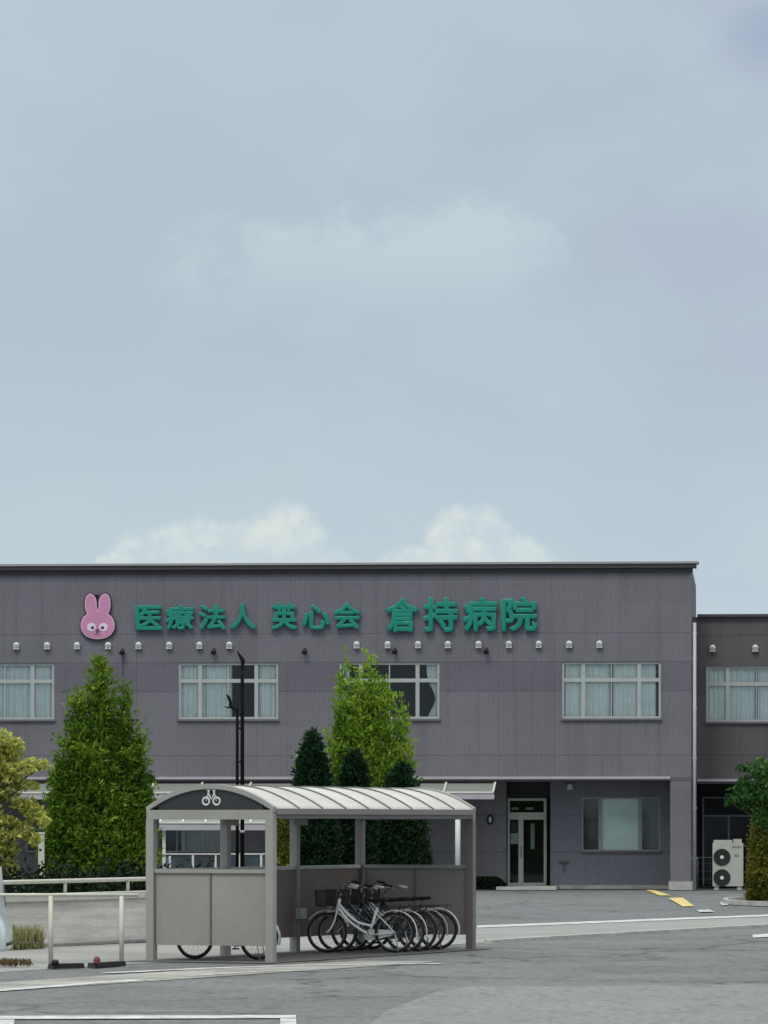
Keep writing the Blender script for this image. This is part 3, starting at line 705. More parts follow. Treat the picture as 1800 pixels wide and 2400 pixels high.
# ------------------------------------------------------------------ bicycles
M['bike_mint'] = mat('pale_mint_paint', (.82, .88, .85), .35); M['bike_black'] = mat('black_bike_paint', (.014, .014, .018), .35)
M['bike_navy'] = mat('navy_bike_paint', (.02, .03, .06), .35); M['bike_silver'] = mat('silver_bike_paint', (.36, .38, .40), .3, metal=.3); M['bike_maroon'] = mat('maroon_bike_paint', (.06, .015, .018), .35)
M['grip_white'] = mat('cream_grip', (.60, .58, .50), .6)
def make_bike():
    r = thing('bicycle', 'x', 'bicycle')
    RR = .335; WB = 1.13
    f = MB()
    f.tube(arc([(.955, 0, .76), (.80, 0, .56), (.60, 0, .40), (.43, 0, .30)], 6), .024, 8)
    f.tube(arc([(.94, 0, .82), (.78, 0, .63), (.60, 0, .50), (.385, 0, .45)], 6), .021, 8)
    f.tube([(.965, 0, .72), (.925, 0, .90)], .026, 8); f.tube([(.43, 0, .29), (.29, 0, .76)], .022, 8)
    f.cyl((.43, -.05, .29), (.43, .05, .29), .03, 10)
    for s in (-1, 1):
        f.tube([(.43, s*.04, .29), (0, s*.065, RR)], .012, 6); f.tube([(.31, s*.03, .66), (.0, s*.065, RR)], .011, 6)
    f.build('frame', M['bike_black'], r)
    f = MB()
    for s in (-1, 1): f.tube(arc([(.965, s*.045, .70), (1.0, s*.05, .56), (1.06, s*.05, .42), (WB, s*.05, RR)], 5), .013, 6)
    f.cyl((.965, -.055, .70), (.965, .055, .70), .02, 8); f.build('fork', M['bike_silver'], r)
    for x, nm in ((0, 'rear_wheel'), (WB, 'front_wheel')):
        w_ = MB().ring((x, 0, RR), RR - .048, .012, 'y', 40, 6); 
        wo_ = w_.build(nm, M['chrome'], r)
        MB().ring((x, 0, RR), RR - .022, .024, 'y', 40, 8).build('tyre', M['rubber'], wo_)
        sp = MB().cyl((x, -.05, RR), (x, .05, RR), .03, 10)
        for i in range(24):
            a = i * math.pi / 12; sp.tube([(x + .025*math.cos(a+.5), .025 * (-1) ** i, RR + .025*math.sin(a+.5)), (x + .29*math.cos(a), 0, RR + .29*math.sin(a))], .0022, 3)
        sp.build('spokes', M['chrome'], wo_)
    def fender(x, a0, a1, m):
        mb = MB(); vs = []; fs = []; nn = 24
        for i in range(nn + 1):
            a = R(a0 + (a1 - a0) * i / nn)
            for s, rr in ((-.035, RR + .028), (-.018, RR + .044), (.018, RR + .044), (.035, RR + .028)): vs.append((x + rr*math.cos(a), s, RR + rr*math.sin(a)))
        for i in range(nn):
            for k in range(3): fs.append((i*4+k, i*4+k+1, i*4+k+5, i*4+k+4))
        mb.add(vs, fs, True); return mb.build('mudguard', M[m], r, fix=False)
    fender(0, 20, 195, 'white'); fender(WB, 35, 165, 'bike_silver')
    hb = MB(); hb.tube([(.925, 0, .90), (.905, 0, 1.0)], .014, 8)
    hb.tube(arc([(.66, -.27, 1.10), (.80, -.27, 1.12), (.92, -.16, 1.08), (.93, 0, 1.01), (.92, .16, 1.08), (.80, .27, 1.12), (.66, .27, 1.10)], 6), .012, 8)
    for s in (-1, 1): hb.tube([(.84, s*.24, 1.10), (.74, s*.235, 1.06)], .008, 5)
    ho = hb.build('handlebar', M['chrome'], r)
    for s in (-1, 1): MB().tube([(.62, s*.272, 1.095), (.70, s*.272, 1.11), (.78, s*.272, 1.125)], [.020, .021, .018], 8).build('grip', M['grip_white'], ho)
    st = MB(); st.tube([(.29, 0, .76), (.265, 0, .85)], .013, 8); so_ = st.build('seat_post', M['chrome'], r)
    sd_ = MB(); vs = []; prof = [(.44, .02), (.38, .03), (.30, .055), (.22, .095), (.15, .105), (.12, .08)]
    for x, hw in prof:
        zc = .905 if x > .2 else .915
        vs += [(x, -hw, zc - .035), (x, -hw*.7, zc), (x, 0, zc - .004), (x, hw*.7, zc), (x, hw, zc - .035), (x, 0, zc - .06)]
    fs = []
    for i in range(len(prof) - 1):
        for k in range(6): fs.append((i*6+k, i*6+(k+1)%6, (i+1)*6+(k+1)%6, (i+1)*6+k))
    fs += [tuple(range(6)), tuple(range(len(vs)-1, len(vs)-7, -1))]
    sd_.add(vs, fs, True).build('saddle', M['rubber'], r)
    bk = MB(); bx0, bx1, bz0, bz1 = 1.0, 1.33, .78, 1.03
    for j in range(8):
        z = bz0 + (bz1 - bz0) * j / 7; t = .025 * (1 - j / 7)
        pts_ = [(bx0 + t, -.17 + t, z), (bx1 - t, -.17 + t, z), (bx1 - t, .17 - t, z), (bx0 + t, .17 - t, z)]
        for a, b in zip(pts_, pts_[1:] + pts_[:1]): bk.bar(a, b, .006 if j not in (0, 7) else .014)
    for i in range(13):
        u = i / 12
        for s in (-1, 1): bk.bar((bx0 + .025 + (bx1-bx0-.05)*u, s*.145, bz0), (bx0 + (bx1-bx0)*u, s*.17, bz1), .005)
        for xx, tt in ((bx0, .025), (bx1, -.025)): bk.bar((xx + tt, -.145 + .29*u, bz0), (xx, -.17 + .34*u, bz1), .005)
        bk.bar((bx0 + .025 + (bx1-bx0-.05)*u, -.145, bz0), (bx0 + .025 + (bx1-bx0-.05)*u, .145, bz0), .005)
    bk.build('basket', M['dark'], r)
    MB().tube([(1.04, 0, .775), (1.14, 0, .74)], [.02, .035], 10).build('headlight', M['bike_silver'], r)
    cr = MB()
    for s in (-1, 1): cr.bar((.28, s*.06, .755), (-.24, s*.07, .76), .012); cr.tube([(-.16, s*.068, .755), (0, s*.075, RR)], .007, 5)
    for x in (-.24, -.12, 0, .12, .26): cr.bar((x, -.07, .757), (x, .07, .757), .010)
    cr.build('carrier', M['bike_black'], r)
    MB().cyl((-.372, 0, .52), (-.385, 0, .515), .018, 10).build('reflector', M['red_dark'], r)
    cc = MB().prism([(.52, .29), (.50, .37), (.43, .39), (.05, .385), (-.02, .34), (.05, .285), (.40, .205), (.49, .215)], -.075, -.055); cc.build('chain_case', M['bike_black'], r)
    for s, dz_ in ((-1, -.12), (1, .12)):
        pd = MB(); pd.tube([(.43, s*.08, .29), (.47, s*.095, .29 + dz_)], .009, 6); pd.box(.425, .515, s*.10 - (.08 if s < 0 else 0), s*.10 + (.08 if s > 0 else 0), .28 + dz_, .305 + dz_)
        pd.build('pedal', M['rubber'], r)
    ks = MB(); ks.tube([(0, -.08, RR), (-.04, -.10, .15), (-.06, -.12, .012), (-.06, .12, .012), (-.04, .10, .15), (0, .08, RR)], .010, 6); ks.build('kickstand', M['bike_silver'], r)
    return r
bike = make_bike()
def recolor(root, frame, guard, grip, fork='bike_silver'):
    for c_ in root.children:
        key = c_.name.split('.')[0]
        mm = {'frame': frame, 'mudguard': guard, 'chain_case': frame, 'fork': fork}.get(key)
        if mm: c_.material_slots[0].link = 'OBJECT'; c_.material_slots[0].material = M[mm]
        for g in c_.children:
            if g.name.startswith('grip'): g.material_slots[0].link = 'OBJECT'; g.material_slots[0].material = M[grip]
specs = [(925, 2234, 'bike_mint', 'white', 'grip_white', 'bike_mint', 'pale mint bicycle with curved double tubes and cream grips, frontmost of the row'),
         (949, 2232, 'bike_navy', 'white', 'rubber', 'bike_silver', 'dark navy bicycle with a white mudguard, directly behind the mint one'),
         (978, 2230.5, 'bike_black', 'bike_black', 'grip_white', 'bike_silver', 'black bicycle with a black mudguard, in the middle of the row'),
         (998, 2228, 'bike_silver', 'bike_silver', 'rubber', 'bike_silver', 'silver grey bicycle, second from the far end of the row'),
         (1026, 2226.5, 'bike_maroon', 'white', 'grip_white', 'bike_black', 'dark maroon bicycle with pale mudguard, farthest right of the row'),
         (606, 2251, 'bike_black', 'bike_silver', 'rubber', 'bike_silver', 'bicycle hidden behind the near end panel, only its wheels showing below')]
for i, (px, py, fr_, gd, gp_, fk, lab) in enumerate(specs):
    b_ = bike if i == 0 else dup(bike)
    x, y, _ = G(px, py)
    rot = R(180) + (R(-24) if i == 5 else R((-3, 2, -5, 1, -4)[i])) 
    b_.location = (x, y, .008); b_.rotation_euler = (R((4, 8, 3, 6.5, 2, 2)[i]), 0, rot)
    b_['label'] = lab; b_['group'] = 'bicycles parked in the shelter'
    recolor(b_, fr_, gd, gp_, fk)
    for c_ in b_.children:          # each bicycle stands with its bars turned differently
        if c_.name.startswith('handlebar'):
            an = R((6, -24, 16, -12, 30, 0)[i]); c_.matrix_basis = Matrix.Translation((.925, 0, 0)) @ Matrix.Rotation(an, 4, 'Z') @ Matrix.Translation((-.925, 0, (0, .03, -.03, .02, -.04, 0)[i]))

# ------------------------------------------------------------------ wall, rails and posts on the left
rw = thing('retaining_wall', 'low stained concrete wall with a pale coping behind the parking bays', 'wall', S(0, 7.6), AX)
MB().box(-30, 20.5, 0, .25, 0, .80).build('wall_face', M['concrete'], rw)
MB().box(-30, 20.6, -.05, .30, .80, .92).build('coping', M['cream_metal'], rw)
MB().box(-30, 20.5, -.22, -.002, 0, .05).build('footing', M['walk'], rw)
hr = thing('pipe_handrail', 'cream pipe handrail standing on the coping of the concrete wall', 'handrail', S(0, 7.72, .92), AX)
MB().tube([(-30, 0, .22), (20, 0, .22)], .038, 8).build('rail', M['cream_metal'], hr)
for i in range(20):
    MB().tube([(-29 + i * 2.45, 0, 0), (-29 + i * 2.45, 0, .2)], .03, 8).build('post', M['cream_metal'], hr)
def ab_of(p): dx_, dy_ = p[0] - N0[0], p[1] - N0[1]; return dx_*math.cos(AX) + dy_*math.sin(AX), -dx_*math.sin(AX) + dy_*math.cos(AX)
pa, pb = G(119, 2258), G(285, 2258)
pf = thing('pipe_fence', 'low cream pipe fence with wire mesh in front of the concrete wall', 'fence', (pa[0], pa[1], 0), math.atan2(pb[1]-pa[1], pb[0]-pa[0]))
Lf = math.hypot(pb[0]-pa[0], pb[1]-pa[1])
MB().tube([(-3, 0, 1.06), (Lf + .25, 0, 1.06)], .026, 8).build('rail', M['cream_metal'], pf)
for x in (-2.2, 0, Lf): MB().tube([(x, 0, 0), (x, 0, 1.045)], .036, 10).build('post', M['cream_metal'], pf)
ms = MB()
for i in range(40): x = -3 + i * .109; ms.bar((x, .02, .08), (x, .02, 1.03), .002)
for z in (.08, .32, .56, .80, 1.02): ms.bar((-3, .025, z), (Lf + .2, .025, z), .002)
ms.build('mesh', M['trim'], pf)
# wheel stops
def wheel_stop(p, q, lab, refl):
    a, b = G(*p), G(*q); L_ = math.hypot(b[0]-a[0], b[1]-a[1])
    t = thing('wheel_stop', lab, 'wheel stop', (a[0], a[1], .002), math.atan2(b[1]-a[1], b[0]-a[0]), 'wheel stops by the pipe fence')
    MB().prism([(0, 0), (L_, 0), (L_ - .03, .075), (.03, .075)], -.07, .07).build('block', M['rubber'], t)
    if refl:
        MB().add(*(lambda c: (c.v, c.f))(MB().tube([(.04, -.075, .07), (.04, -.075, .13), (.04, -.075, .17)], [.055, .05, .03], 10))).build('reflector', M['red'], t)
    else:
        MB().tube([(.05, -.06, .07), (.05, -.06, .12), (.05, -.06, .14)], [.06, .055, .03], 10).build('end_cap', M['rubber'], t)
wheel_stop((117, 2271), (193, 2269), 'black rubber wheel stop at the foot of the left fence post', False)
wheel_stop((214, 2269), (286, 2264), 'black rubber wheel stop with a red reflector by the right fence post', True)

# ------------------------------------------------------------------ foliage helpers
def leaf_mat(name, c1, c2, c3, trans=.35, nscale=1.2):
    m = bpy.data.materials.new(name); m.use_nodes = True; t = m.node_tree; p = t.nodes['Principled BSDF']; o = t.nodes['Material Output']
    at = t.nodes.new('ShaderNodeAttribute'); at.attribute_name = 'tint'
    cr = t.nodes.new('ShaderNodeValToRGB'); cr.color_ramp.elements[0].color = (*c1, 1); cr.color_ramp.elements[1].color = (*c3, 1)
    e = cr.color_ramp.elements.new(.5); e.color = (*c2, 1)
    t.links.new(at.outputs['Fac'], cr.inputs[0])
    p.inputs['Roughness'].default_value = .75; p.inputs['Specular IOR Level'].default_value = .1
    t.links.new(cr.outputs[0], p.inputs['Base Color'])
    tl = t.nodes.new('ShaderNodeBsdfTranslucent'); t.links.new(cr.outputs[0], tl.inputs[0])
    mx = t.nodes.new('ShaderNodeMixShader'); mx.inputs[0].default_value = trans
    t.links.new(p.outputs[0], mx.inputs[1]); t.links.new(tl.outputs[0], mx.inputs[2]); t.links.new(mx.outputs[0], o.inputs[0])
    return m
def leaf_mesh(name, C, Dv, L_, W_, tint, m, parent):
    n = len(C); Dv = Dv / np.linalg.norm(Dv, axis=1, keepdims=True)
    up = rng.normal(size=(n, 3)); side = np.cross(Dv, up); side /= np.linalg.norm(side, axis=1, keepdims=True)
    nr = np.cross(side, Dv)
    L_ = (L_ * rng.uniform(.6, 1.3, n))[:, None]; W_ = (W_ * rng.uniform(.7, 1.25, n))[:, None]
    v = np.empty((n, 4, 3)); v[:, 0] = C - Dv * L_ * .5; v[:, 2] = C + Dv * L_ * .5
    v[:, 1] = C + side * W_ * .5 + nr * W_ * .2; v[:, 3] = C - side * W_ * .5 + nr * W_ * .2
    me = bpy.data.meshes.new(name); me.vertices.add(n * 4); me.loops.add(n * 4); me.polygons.add(n)
    me.vertices.foreach_set('co', v.reshape(-1).astype('f'))
    me.loops.foreach_set('vertex_index', np.arange(n * 4, dtype='i')); me.polygons.foreach_set('loop_start', np.arange(0, n * 4, 4, dtype='i'))
    me.update(); me.validate()
    a = me.attributes.new('tint', 'FLOAT', 'FACE'); a.data.foreach_set('value', np.clip(tint, 0, 1).astype('f'))
    me.materials.append(m)
    o = bpy.data.objects.new(name, me); col.objects.link(o); o.parent = parent; return o
def vnoise(p, s, seed):
    r2 = np.random.default_rng(seed); out = 0
    for k in range(6):
        d = r2.normal(size=3) * s; out = out + np.sin(p @ d + r2.uniform(0, 6.28))
    return out / 6
def conifer(name, label, cones, Y, px0, m, L_, W_, ncl, per, spread, group=None, upw=.7, fill=.35, exp=.65, low=.12, droop=0, seed=1, jit=.12, cat='tree', spray=.3):
    """cones: (centre px, top py, bottom py, half width px) seen at depth Y"""
    k = F / Y; base = ((px0 - CX) / k, Y, 0)
    t = thing(name, label, cat, base, 0, group)
    hmax = max(H + (HY - c_[1]) / k for c_ in cones)
    MB().tube([(0, 0, 0), (.02, 0, hmax * .4), (0, .02, hmax * .8)], [.11, .08, .02], 8).build('trunk', M['bark'], t)
    Cs, Ds, Ts = [], [], []
    area = [(c_[2] - c_[1]) * c_[3] for c_ in cones]; tot = sum(area)
    r2 = np.random.default_rng(seed)
    for ci, (cpx, tp, bp, hw) in enumerate(cones):
        n = int(ncl * area[ci] / tot); z1 = H + (HY - tp) / k; z0 = max(.05, H + (HY - bp) / k); rad = hw / k; cx = (cpx - px0) / k; cy = r2.uniform(-.3, .3) * rad
        tt = r2.uniform(0, 1, n * 3); rr = np.minimum(1, ((tt + low) / .3)) ** .5 * (1 - tt) ** exp
        keep = r2.uniform(0, 1, n * 3) < rr + .08; tt = tt[keep][:n]; rr = rr[keep][:n]; n = len(tt)
        th = r2.uniform(0, 2 * math.pi, n)
        q = np.stack([np.cos(th) * rad, np.sin(th) * rad, z0 + (z1 - z0) * tt], 1)
        lump = 1 + .20 * vnoise(q, 3.2 / max(rad, .3), seed + ci) + .17 * vnoise(q, 7.5, seed + 9 + ci)
        rho = rr * rad * lump * (1 - fill * r2.uniform(0, 1, n) ** 2) + r2.normal(size=n) * jit * rad * .25
        c = np.stack([cx + np.cos(th) * rho, cy + np.sin(th) * rho, z0 + (z1 - z0) * tt], 1)
        outd = np.stack([np.cos(th), np.sin(th), np.zeros(n)], 1)
        tint_c = .42 + .42 * vnoise(c, 2.4, 77) + .25 * vnoise(c, 7, 78) + r2.normal(size=n) * .14
        sd_ = outd * .75 + np.array([0, 0, upw - droop]) + r2.normal(size=(n, 3)) * .38; sd_ /= np.linalg.norm(sd_, axis=1, keepdims=True)
        u_ = np.tile(np.linspace(-.5, .5, per), n); sl = np.repeat(spray * r2.uniform(.6, 1.5, n), per)
        cc = np.repeat(c, per, 0) + np.repeat(sd_, per, 0) * (u_ * sl)[:, None] + r2.normal(size=(n * per, 3)) * spread * (1.05 - np.abs(u_ + .1))[:, None]
        dd = np.repeat(sd_, per, 0) * 1.1 + r2.normal(size=(n * per, 3)) * .42
        Cs.append(cc); Ds.append(dd); Ts.append(np.repeat(tint_c, per) + r2.normal(size=n * per) * .06)
    C = np.concatenate(Cs); C[:, 2] = np.maximum(C[:, 2], .05)
    leaf_mesh('crown', C, np.concatenate(Ds), L_, W_, np.concatenate(Ts), m, t); return t
def padtree(name, label, base_px, Y, pads, m, L_, W_, per_area, trunk, seed=3, group=None, droop=.1, cat='tree', grow=1.0, flat_=1.0):
    """pads: (px, py, rx px, ry px) leaf layers seen at depth Y, joined to the trunk by limbs"""
    k = F / Y; base = ((base_px - CX) / k, Y, 0); t = thing(name, label, cat, base, 0, group); r2 = np.random.default_rng(seed)
    top_z = max(H + (HY - p[1]) / k for p in pads)
    tb = MB().tube(arc([(0, 0, 0), (.05, 0, top_z * .35), (-.03, .05, top_z * .7), (.02, 0, top_z * .95)], 4), [trunk * (1 - .75 * i / 12) for i in range(13)], 8)
    Cs, Ds, Ts = [], [], []
    lb = MB()
    for (px, py, rx, ry) in pads:
        c0 = np.array([(px - base_px) / k, r2.uniform(-.5, .5) * rx / k, H + (HY - py) / k]); a = rx / k; b = ry / k
        zs = max(.4, c0[2] - abs(c0[0]) * .6 - .2)
        lb.tube(arc([(0, 0, min(zs, top_z * .9)), (c0[0] * .5, c0[1] * .5, (zs + c0[2]) / 2 + .1), tuple(c0)], 4), [.035 - .0032 * i for i in range(9)], 6)
        a *= grow; b *= grow * flat_; n = int(per_area * a * b * 4)
        u = r2.normal(size=(n, 3)); u /= np.linalg.norm(u, axis=1, keepdims=True); u *= r2.uniform(.25, 1, n)[:, None] ** .5
        lump = 1 + .35 * vnoise(u * 2, 1.6, seed + int(px) % 50)
        p = c0 + u * lump[:, None] * np.array([a, a * .9, b])
        Cs.append(p); Ds.append(u * .6 + r2.normal(size=(n, 3)) * .6 + np.array([0, 0, -droop])); Ts.append(.45 + .35 * vnoise(p, 4, 5) + r2.normal(size=n) * .2)
    tb.build('trunk', M['bark'], t); lb.build('limb', M['bark'], t)
    leaf_mesh('crown', np.concatenate(Cs), np.concatenate(Ds), L_, W_, np.concatenate(Ts), m, t); return t
LM = {
 'bright': leaf_mat('bright_conifer_leaf', (.045, .110, .015), (.125, .225, .022), (.31, .42, .045)),
 'lime': leaf_mat('lime_leaf', (.075, .165, .018), (.20, .33, .035), (.38, .50, .07), .4),
 'darkc': leaf_mat('dark_cypress_leaf', (.008, .024, .012), (.014, .042, .018), (.026, .066, .026), .2),
 'olive': leaf_mat('yellow_olive_leaf', (.27, .285, .07), (.46, .49, .12), (.63, .64, .20), .4),
 'deep': leaf_mat('deep_green_leaf', (.012, .045, .015), (.036, .105, .026), (.10, .20, .045), .3),
 'mossy': leaf_mat('olive_cypress_leaf', (.065, .075, .018), (.13, .145, .025), (.22, .225, .035), .3),
 'hedge': leaf_mat('hedge_leaf', (.005, .011, .007), (.008, .018, .010), (.018, .03, .014), .1),
 'weed': leaf_mat('dry_weed_leaf', (.17, .17, .07), (.27, .27, .12), (.38, .36, .18), .3)}
conifer('conifer_tree', 'tall bright green conifer left of the bicycle shelter', [(232, 1538, 2140, 122), (184, 1618, 2140, 66), (290, 1606, 2140, 64), (150, 1720, 2140, 52), (326, 1700, 2140, 42), (128, 1810, 2140, 36), (345, 1810, 2140, 24)],
        105, 238, LM['bright'], .13, .05, 4300, 14, .06, seed=21, fill=.5, upw=.6, exp=.85, jit=.35, spray=.42)
conifer('conifer_tree', 'lime green many topped conifer rising behind the shelter roof', [(864, 1524, 2130, 52), (808, 1542, 2130, 46), (838, 1590, 2130, 50), (905, 1600, 2130, 56), (942, 1640, 2130, 44), (792, 1650, 2130, 46), (715, 1740, 2130, 26), (868, 1620, 2130, 118)],
        112, 872, LM['lime'], .16, .055, 2900, 14, .06, upw=1.0, seed=33, exp=.72, fill=.5, jit=.3, spray=.5)
for i, (px, tp, hw, lab) in enumerate(((733, 1716, 68, 'dark green pointed cypress, leftmost and tallest of three behind the shelter'), (830, 1762, 66, 'dark green cypress, middle one of three behind the shelter'), (941, 1795, 76, 'dark green cypress, rightmost and shortest of three behind the shelter'))):
    conifer('cypress_tree', lab, [(px, tp, 2145, hw)], 100 + i, px, LM['darkc'], .11, .045, 3200, 9, .05, group='dark cypresses behind the shelter', seed=50 + i, exp=.55, low=.2, fill=.3, jit=.2, spray=.22)
conifer('olive_shrub', 'small olive green shrub beside the leftmost dark cypress', [(662, 1900, 2150, 24)], 99, 662, LM['mossy'], .14, .06, 500, 8, .06, seed=61, cat='shrub')
conifer('cypress_tree', 'narrow olive yellow cypress on the kerbed island by the outdoor unit', [(1780, 1880, 2118, 26), (1779, 1990, 2118, 24)], 127, 1777, LM['mossy'], .11, .045, 1800, 9, .04, seed=71, exp=.62, low=.3, spray=.25, jit=.3)
padtree('maple_tree', 'yellow olive leafy tree with layered foliage at the left edge', -30, 92, [(-8, 1738, 34, 22), (32, 1752, 22, 18), (5, 1772, 40, 12), (-20, 1800, 60, 26), (48, 1800, 36, 13), (82, 1784, 22, 7), (104, 1797, 20, 6), (25, 1826, 34, 9), (62, 1843, 26, 9), (-5, 1858, 38, 20), (58, 1885, 26, 13), (82, 1906, 22, 14), (100, 1922, 16, 12), (48, 1938, 24, 9), (22, 1925, 20, 10), (28, 1955, 38, 9), (78, 1965, 16, 12), (14, 1990, 26, 16), (20, 2035, 22, 18), (22, 2062, 26, 9), (-50, 1950, 50, 90), (-60, 1800, 60, 70)],
        LM['olive'], .14, .07, 850, .12, seed=5, grow=1.3)
padtree('broadleaf_tree', 'dark green drooping tree at the right edge before the wing', 1850, 118, [(1800, 1800, 55, 36), (1765, 1835, 42, 26), (1735, 1868, 34, 18), (1790, 1870, 50, 30), (1830, 1840, 60, 80), (1790, 1920, 30, 40), (1850, 1930, 50, 60), (1712, 1882, 20, 8), (1728, 1850, 24, 10), (1752, 1800, 26, 12), (1760, 1885, 22, 16)],
        LM['deep'], .17, .06, 620, .11, seed=8, droop=.6, grow=1.05, flat_=.72)
# planted hedge behind the wall and weeds in front of it
hg = thing('hedge', 'low dark hedge running behind the pipe handrail', 'hedge', S(0, 9.6), AX)
nH = 34000; hp = np.stack([rng.uniform(-12, 17, nH), rng.normal(size=nH) * .35, rng.uniform(.1, 1.34, nH) * (.9 + .1 * rng.normal(size=nH))], 1)
hp[:, 2] *= 1 + .08 * np.sin(hp[:, 0] * 1.9); leaf_mesh('foliage', hp, rng.normal(size=(nH, 3)) + np.array([0, -.3, .4]), .13, .06, .45 + .3 * rng.normal(size=nH), LM['hedge'], hg)
def weeds(name, label, spots, n, h, m, cat='weeds'):
    x0, y0, _ = spots[0]; t = thing(name, label, cat, (x0, y0, 0)); Cw = []; Dw = []
    for (x, y, r_) in spots:
        a = rng.uniform(0, 6.28, n); rr = r_ * rng.uniform(0, 1, n) ** .5; hh = rng.uniform(.1, h, n)
        Cw.append(np.stack([x - x0 + np.cos(a) * rr, y - y0 + np.sin(a) * rr, hh * .5 + .01], 1)); Dw.append(np.stack([rng.normal(size=n) * .3, rng.normal(size=n) * .3, np.ones(n)], 1))
    leaf_mesh('foliage', np.concatenate(Cw), np.concatenate(Dw), h, .028, .5 + .25 * rng.normal(size=n * len(spots)), m, t)
g = [G(px, 2227 - .05 * px) for px in (12, 30, 52, 76)]; weeds('dry_weeds', 'tall dry yellowish weeds against the concrete wall', [(p[0], p[1], .2) for p in g], 300, .42, LM['weed'])
g = [G(px, 2266) for px in (15, 32, 42)]; weeds('dry_weeds', 'short brown weed tuft on the ground by the white car', [(p[0], p[1], .22) for p in g], 60, .13, leaf_mat('brown_weed_leaf', (.08, .06, .03), (.13, .10, .05), (.19, .15, .08)))
sb = ((1150 - CX) / F * 151.6, 151.9, 0); shb = thing('low_shrub', 'low dark shrub against the wall left of the side door', 'shrub', (sb[0], sb[1] - .3, 0))
nS = 2600; sp_ = np.stack([rng.uniform(-.75, .5, nS), rng.normal(size=nS) * .15, rng.uniform(.02, .42, nS)], 1); sp_[:, 2] *= np.clip(1.15 - (sp_[:, 0] + .15) ** 2 * 1.6, .2, 1)
leaf_mesh('foliage', sp_, rng.normal(size=(nS, 3)), .07, .04, .5 + .2 * rng.normal(size=nS), LM['hedge'], shb)

# kerbed island with the narrow cypress
isl = []
ip = G(1790, 2120)
for i in range(28):
    a = i / 28 * 2 * math.pi; isl.append((ip[0] + .4 + 1.35 * math.cos(a), ip[1] + 1.5 + 4.4 * math.sin(a)))
n = len(isl); kb = MB(); inner = [((x - ip[0] - .4) * .9 + ip[0] + .4, (y - ip[1] - 1.5) * .96 + ip[1] + 1.5) for x, y in isl]
kb.add([(x, y, 0) for x, y in isl] + [(x, y, .12) for x, y in isl] + [(x, y, .12) for x, y in inner] + [(x, y, .02) for x, y in inner],
       [f for i in range(n) for f in ((i, (i+1)%n, n+(i+1)%n, n+i), (n+i, n+(i+1)%n, 2*n+(i+1)%n, 2*n+i), (2*n+i, 2*n+(i+1)%n, 3*n+(i+1)%n, 3*n+i))])
structure(kb.build('island_kerb', M['kerb'])); structure(MB().add([(x, y, .06) for x, y in inner], [tuple(range(n))]).build('planting_soil', M['soil'], fix=False))

# ------------------------------------------------------------------ lamp post, covered walk, outdoor unit, car
YP = 112; k = F / YP
lp = thing('sculptural_lamp_post', 'tall black twin pole post with leaf shaped finials behind the shelter', 'lamp post', ((568 - CX) / k, YP, 0))
zt_ = lambda py: H + (HY - py) / k
xx_ = lambda px: (px - 568) / k
MB().tube([(0, 0, 0), (0, 0, zt_(1590)), (0, 0, zt_(1572))], [.052, .045, .04], 12).build('pole', M['pole'], lp)
MB().tube([(xx_(556), .02, 0), (xx_(556), .02, zt_(1662)), (xx_(556), .02, zt_(1655))], [.045, .036, .02], 12).build('pole', M['pole'], lp)
MB().box(-.18, .1, -.09, .09, 0, .04).build('base_plate', M['pole'], lp)
def leaf_fin(pts, ws, name='leaf_finial'):
    mb = MB(); mb.tube(arc([(xx_(a), 0, zt_(b)) for a, b in pts], 4), ws, 8); return mb.build(name, M['pole'], lp)
def ramp(lst, n): return list(np.interp(np.linspace(0, len(lst) - 1, n), range(len(lst)), lst))
leaf_fin([(568, 1590), (568, 1562), (569, 1549), (563, 1538), (555, 1524)], ramp([.03, .035, .055, .04, .006], 17))
leaf_fin([(556, 1665), (541, 1656), (540, 1645), (535, 1633), (530, 1626)], ramp([.03, .04, .04, .035, .006], 17))
leaf_fin([(545, 1657), (536, 1658), (524, 1656)], ramp([.025, .02, .005], 9), 'leaf_finial')
for z in (2.6, 3.6, 4.4): MB().box(xx_(556), 0, -.02, .02, z, z + .04).build('tie_plate', M['pole'], lp)
for z in (1952,): MB().tube([(0, 0, zt_(z)), (0, 0, zt_(z) + .06)], .062, 12).build('collar', M['trim'], lp)

YC = 132; k2 = F / YC
cw = thing('covered_walkway', 'white railed walkway under a pale canopy, seen through the shelter', 'walkway', ((455 - CX) / k2, YC, 0))
X_ = lambda px: (px - 455) / k2
zf = lambda py: H + (HY - py) / k2
canopy(cw, X_(375), X_(640), 1.0, 0, zf(1917), zf(1930), 5)
for px in (340, 398, 452, 505, 560, 612): MB().box(X_(px) - .03, X_(px) + .03, .03, .09, 0, zf(2003.5)).build('rail_post', M['white_metal'], cw)
MB().box(X_(330), X_(650), .02, .10, zf(2003), zf(2000)).build('rail', M['white_metal'], cw)
MB().box(X_(330), X_(650), .92, 1.0, 0, zf(2010)).build('low_wall', mat('blue_grey_wall', (.10, .13, .15), .8, .1, 2), cw)
for px in (384, 632): MB().box(X_(px) - .045, X_(px) + .045, .06, .15, 0, zf(1931)).build('canopy_post', M['white_metal'], cw)
cp = MB()
zq = H + (HY - 1960) / (F / 125)
pp = thing('pale_post', 'short pale square post between the yellow tree and the conifer', 'post', ((97 - CX) / F * 98, 98, 0))
MB().box(-.06, .06, -.06, .06, 0, H + (HY - 1955) / F * 98).build('shaft', M['cream_metal'], pp); MB().box(-.075, .075, -.075, .075, H + (HY - 1955) / F * 98, H + (HY - 1955) / F * 98 + .04).build('cap', M['cream_metal'], pp)
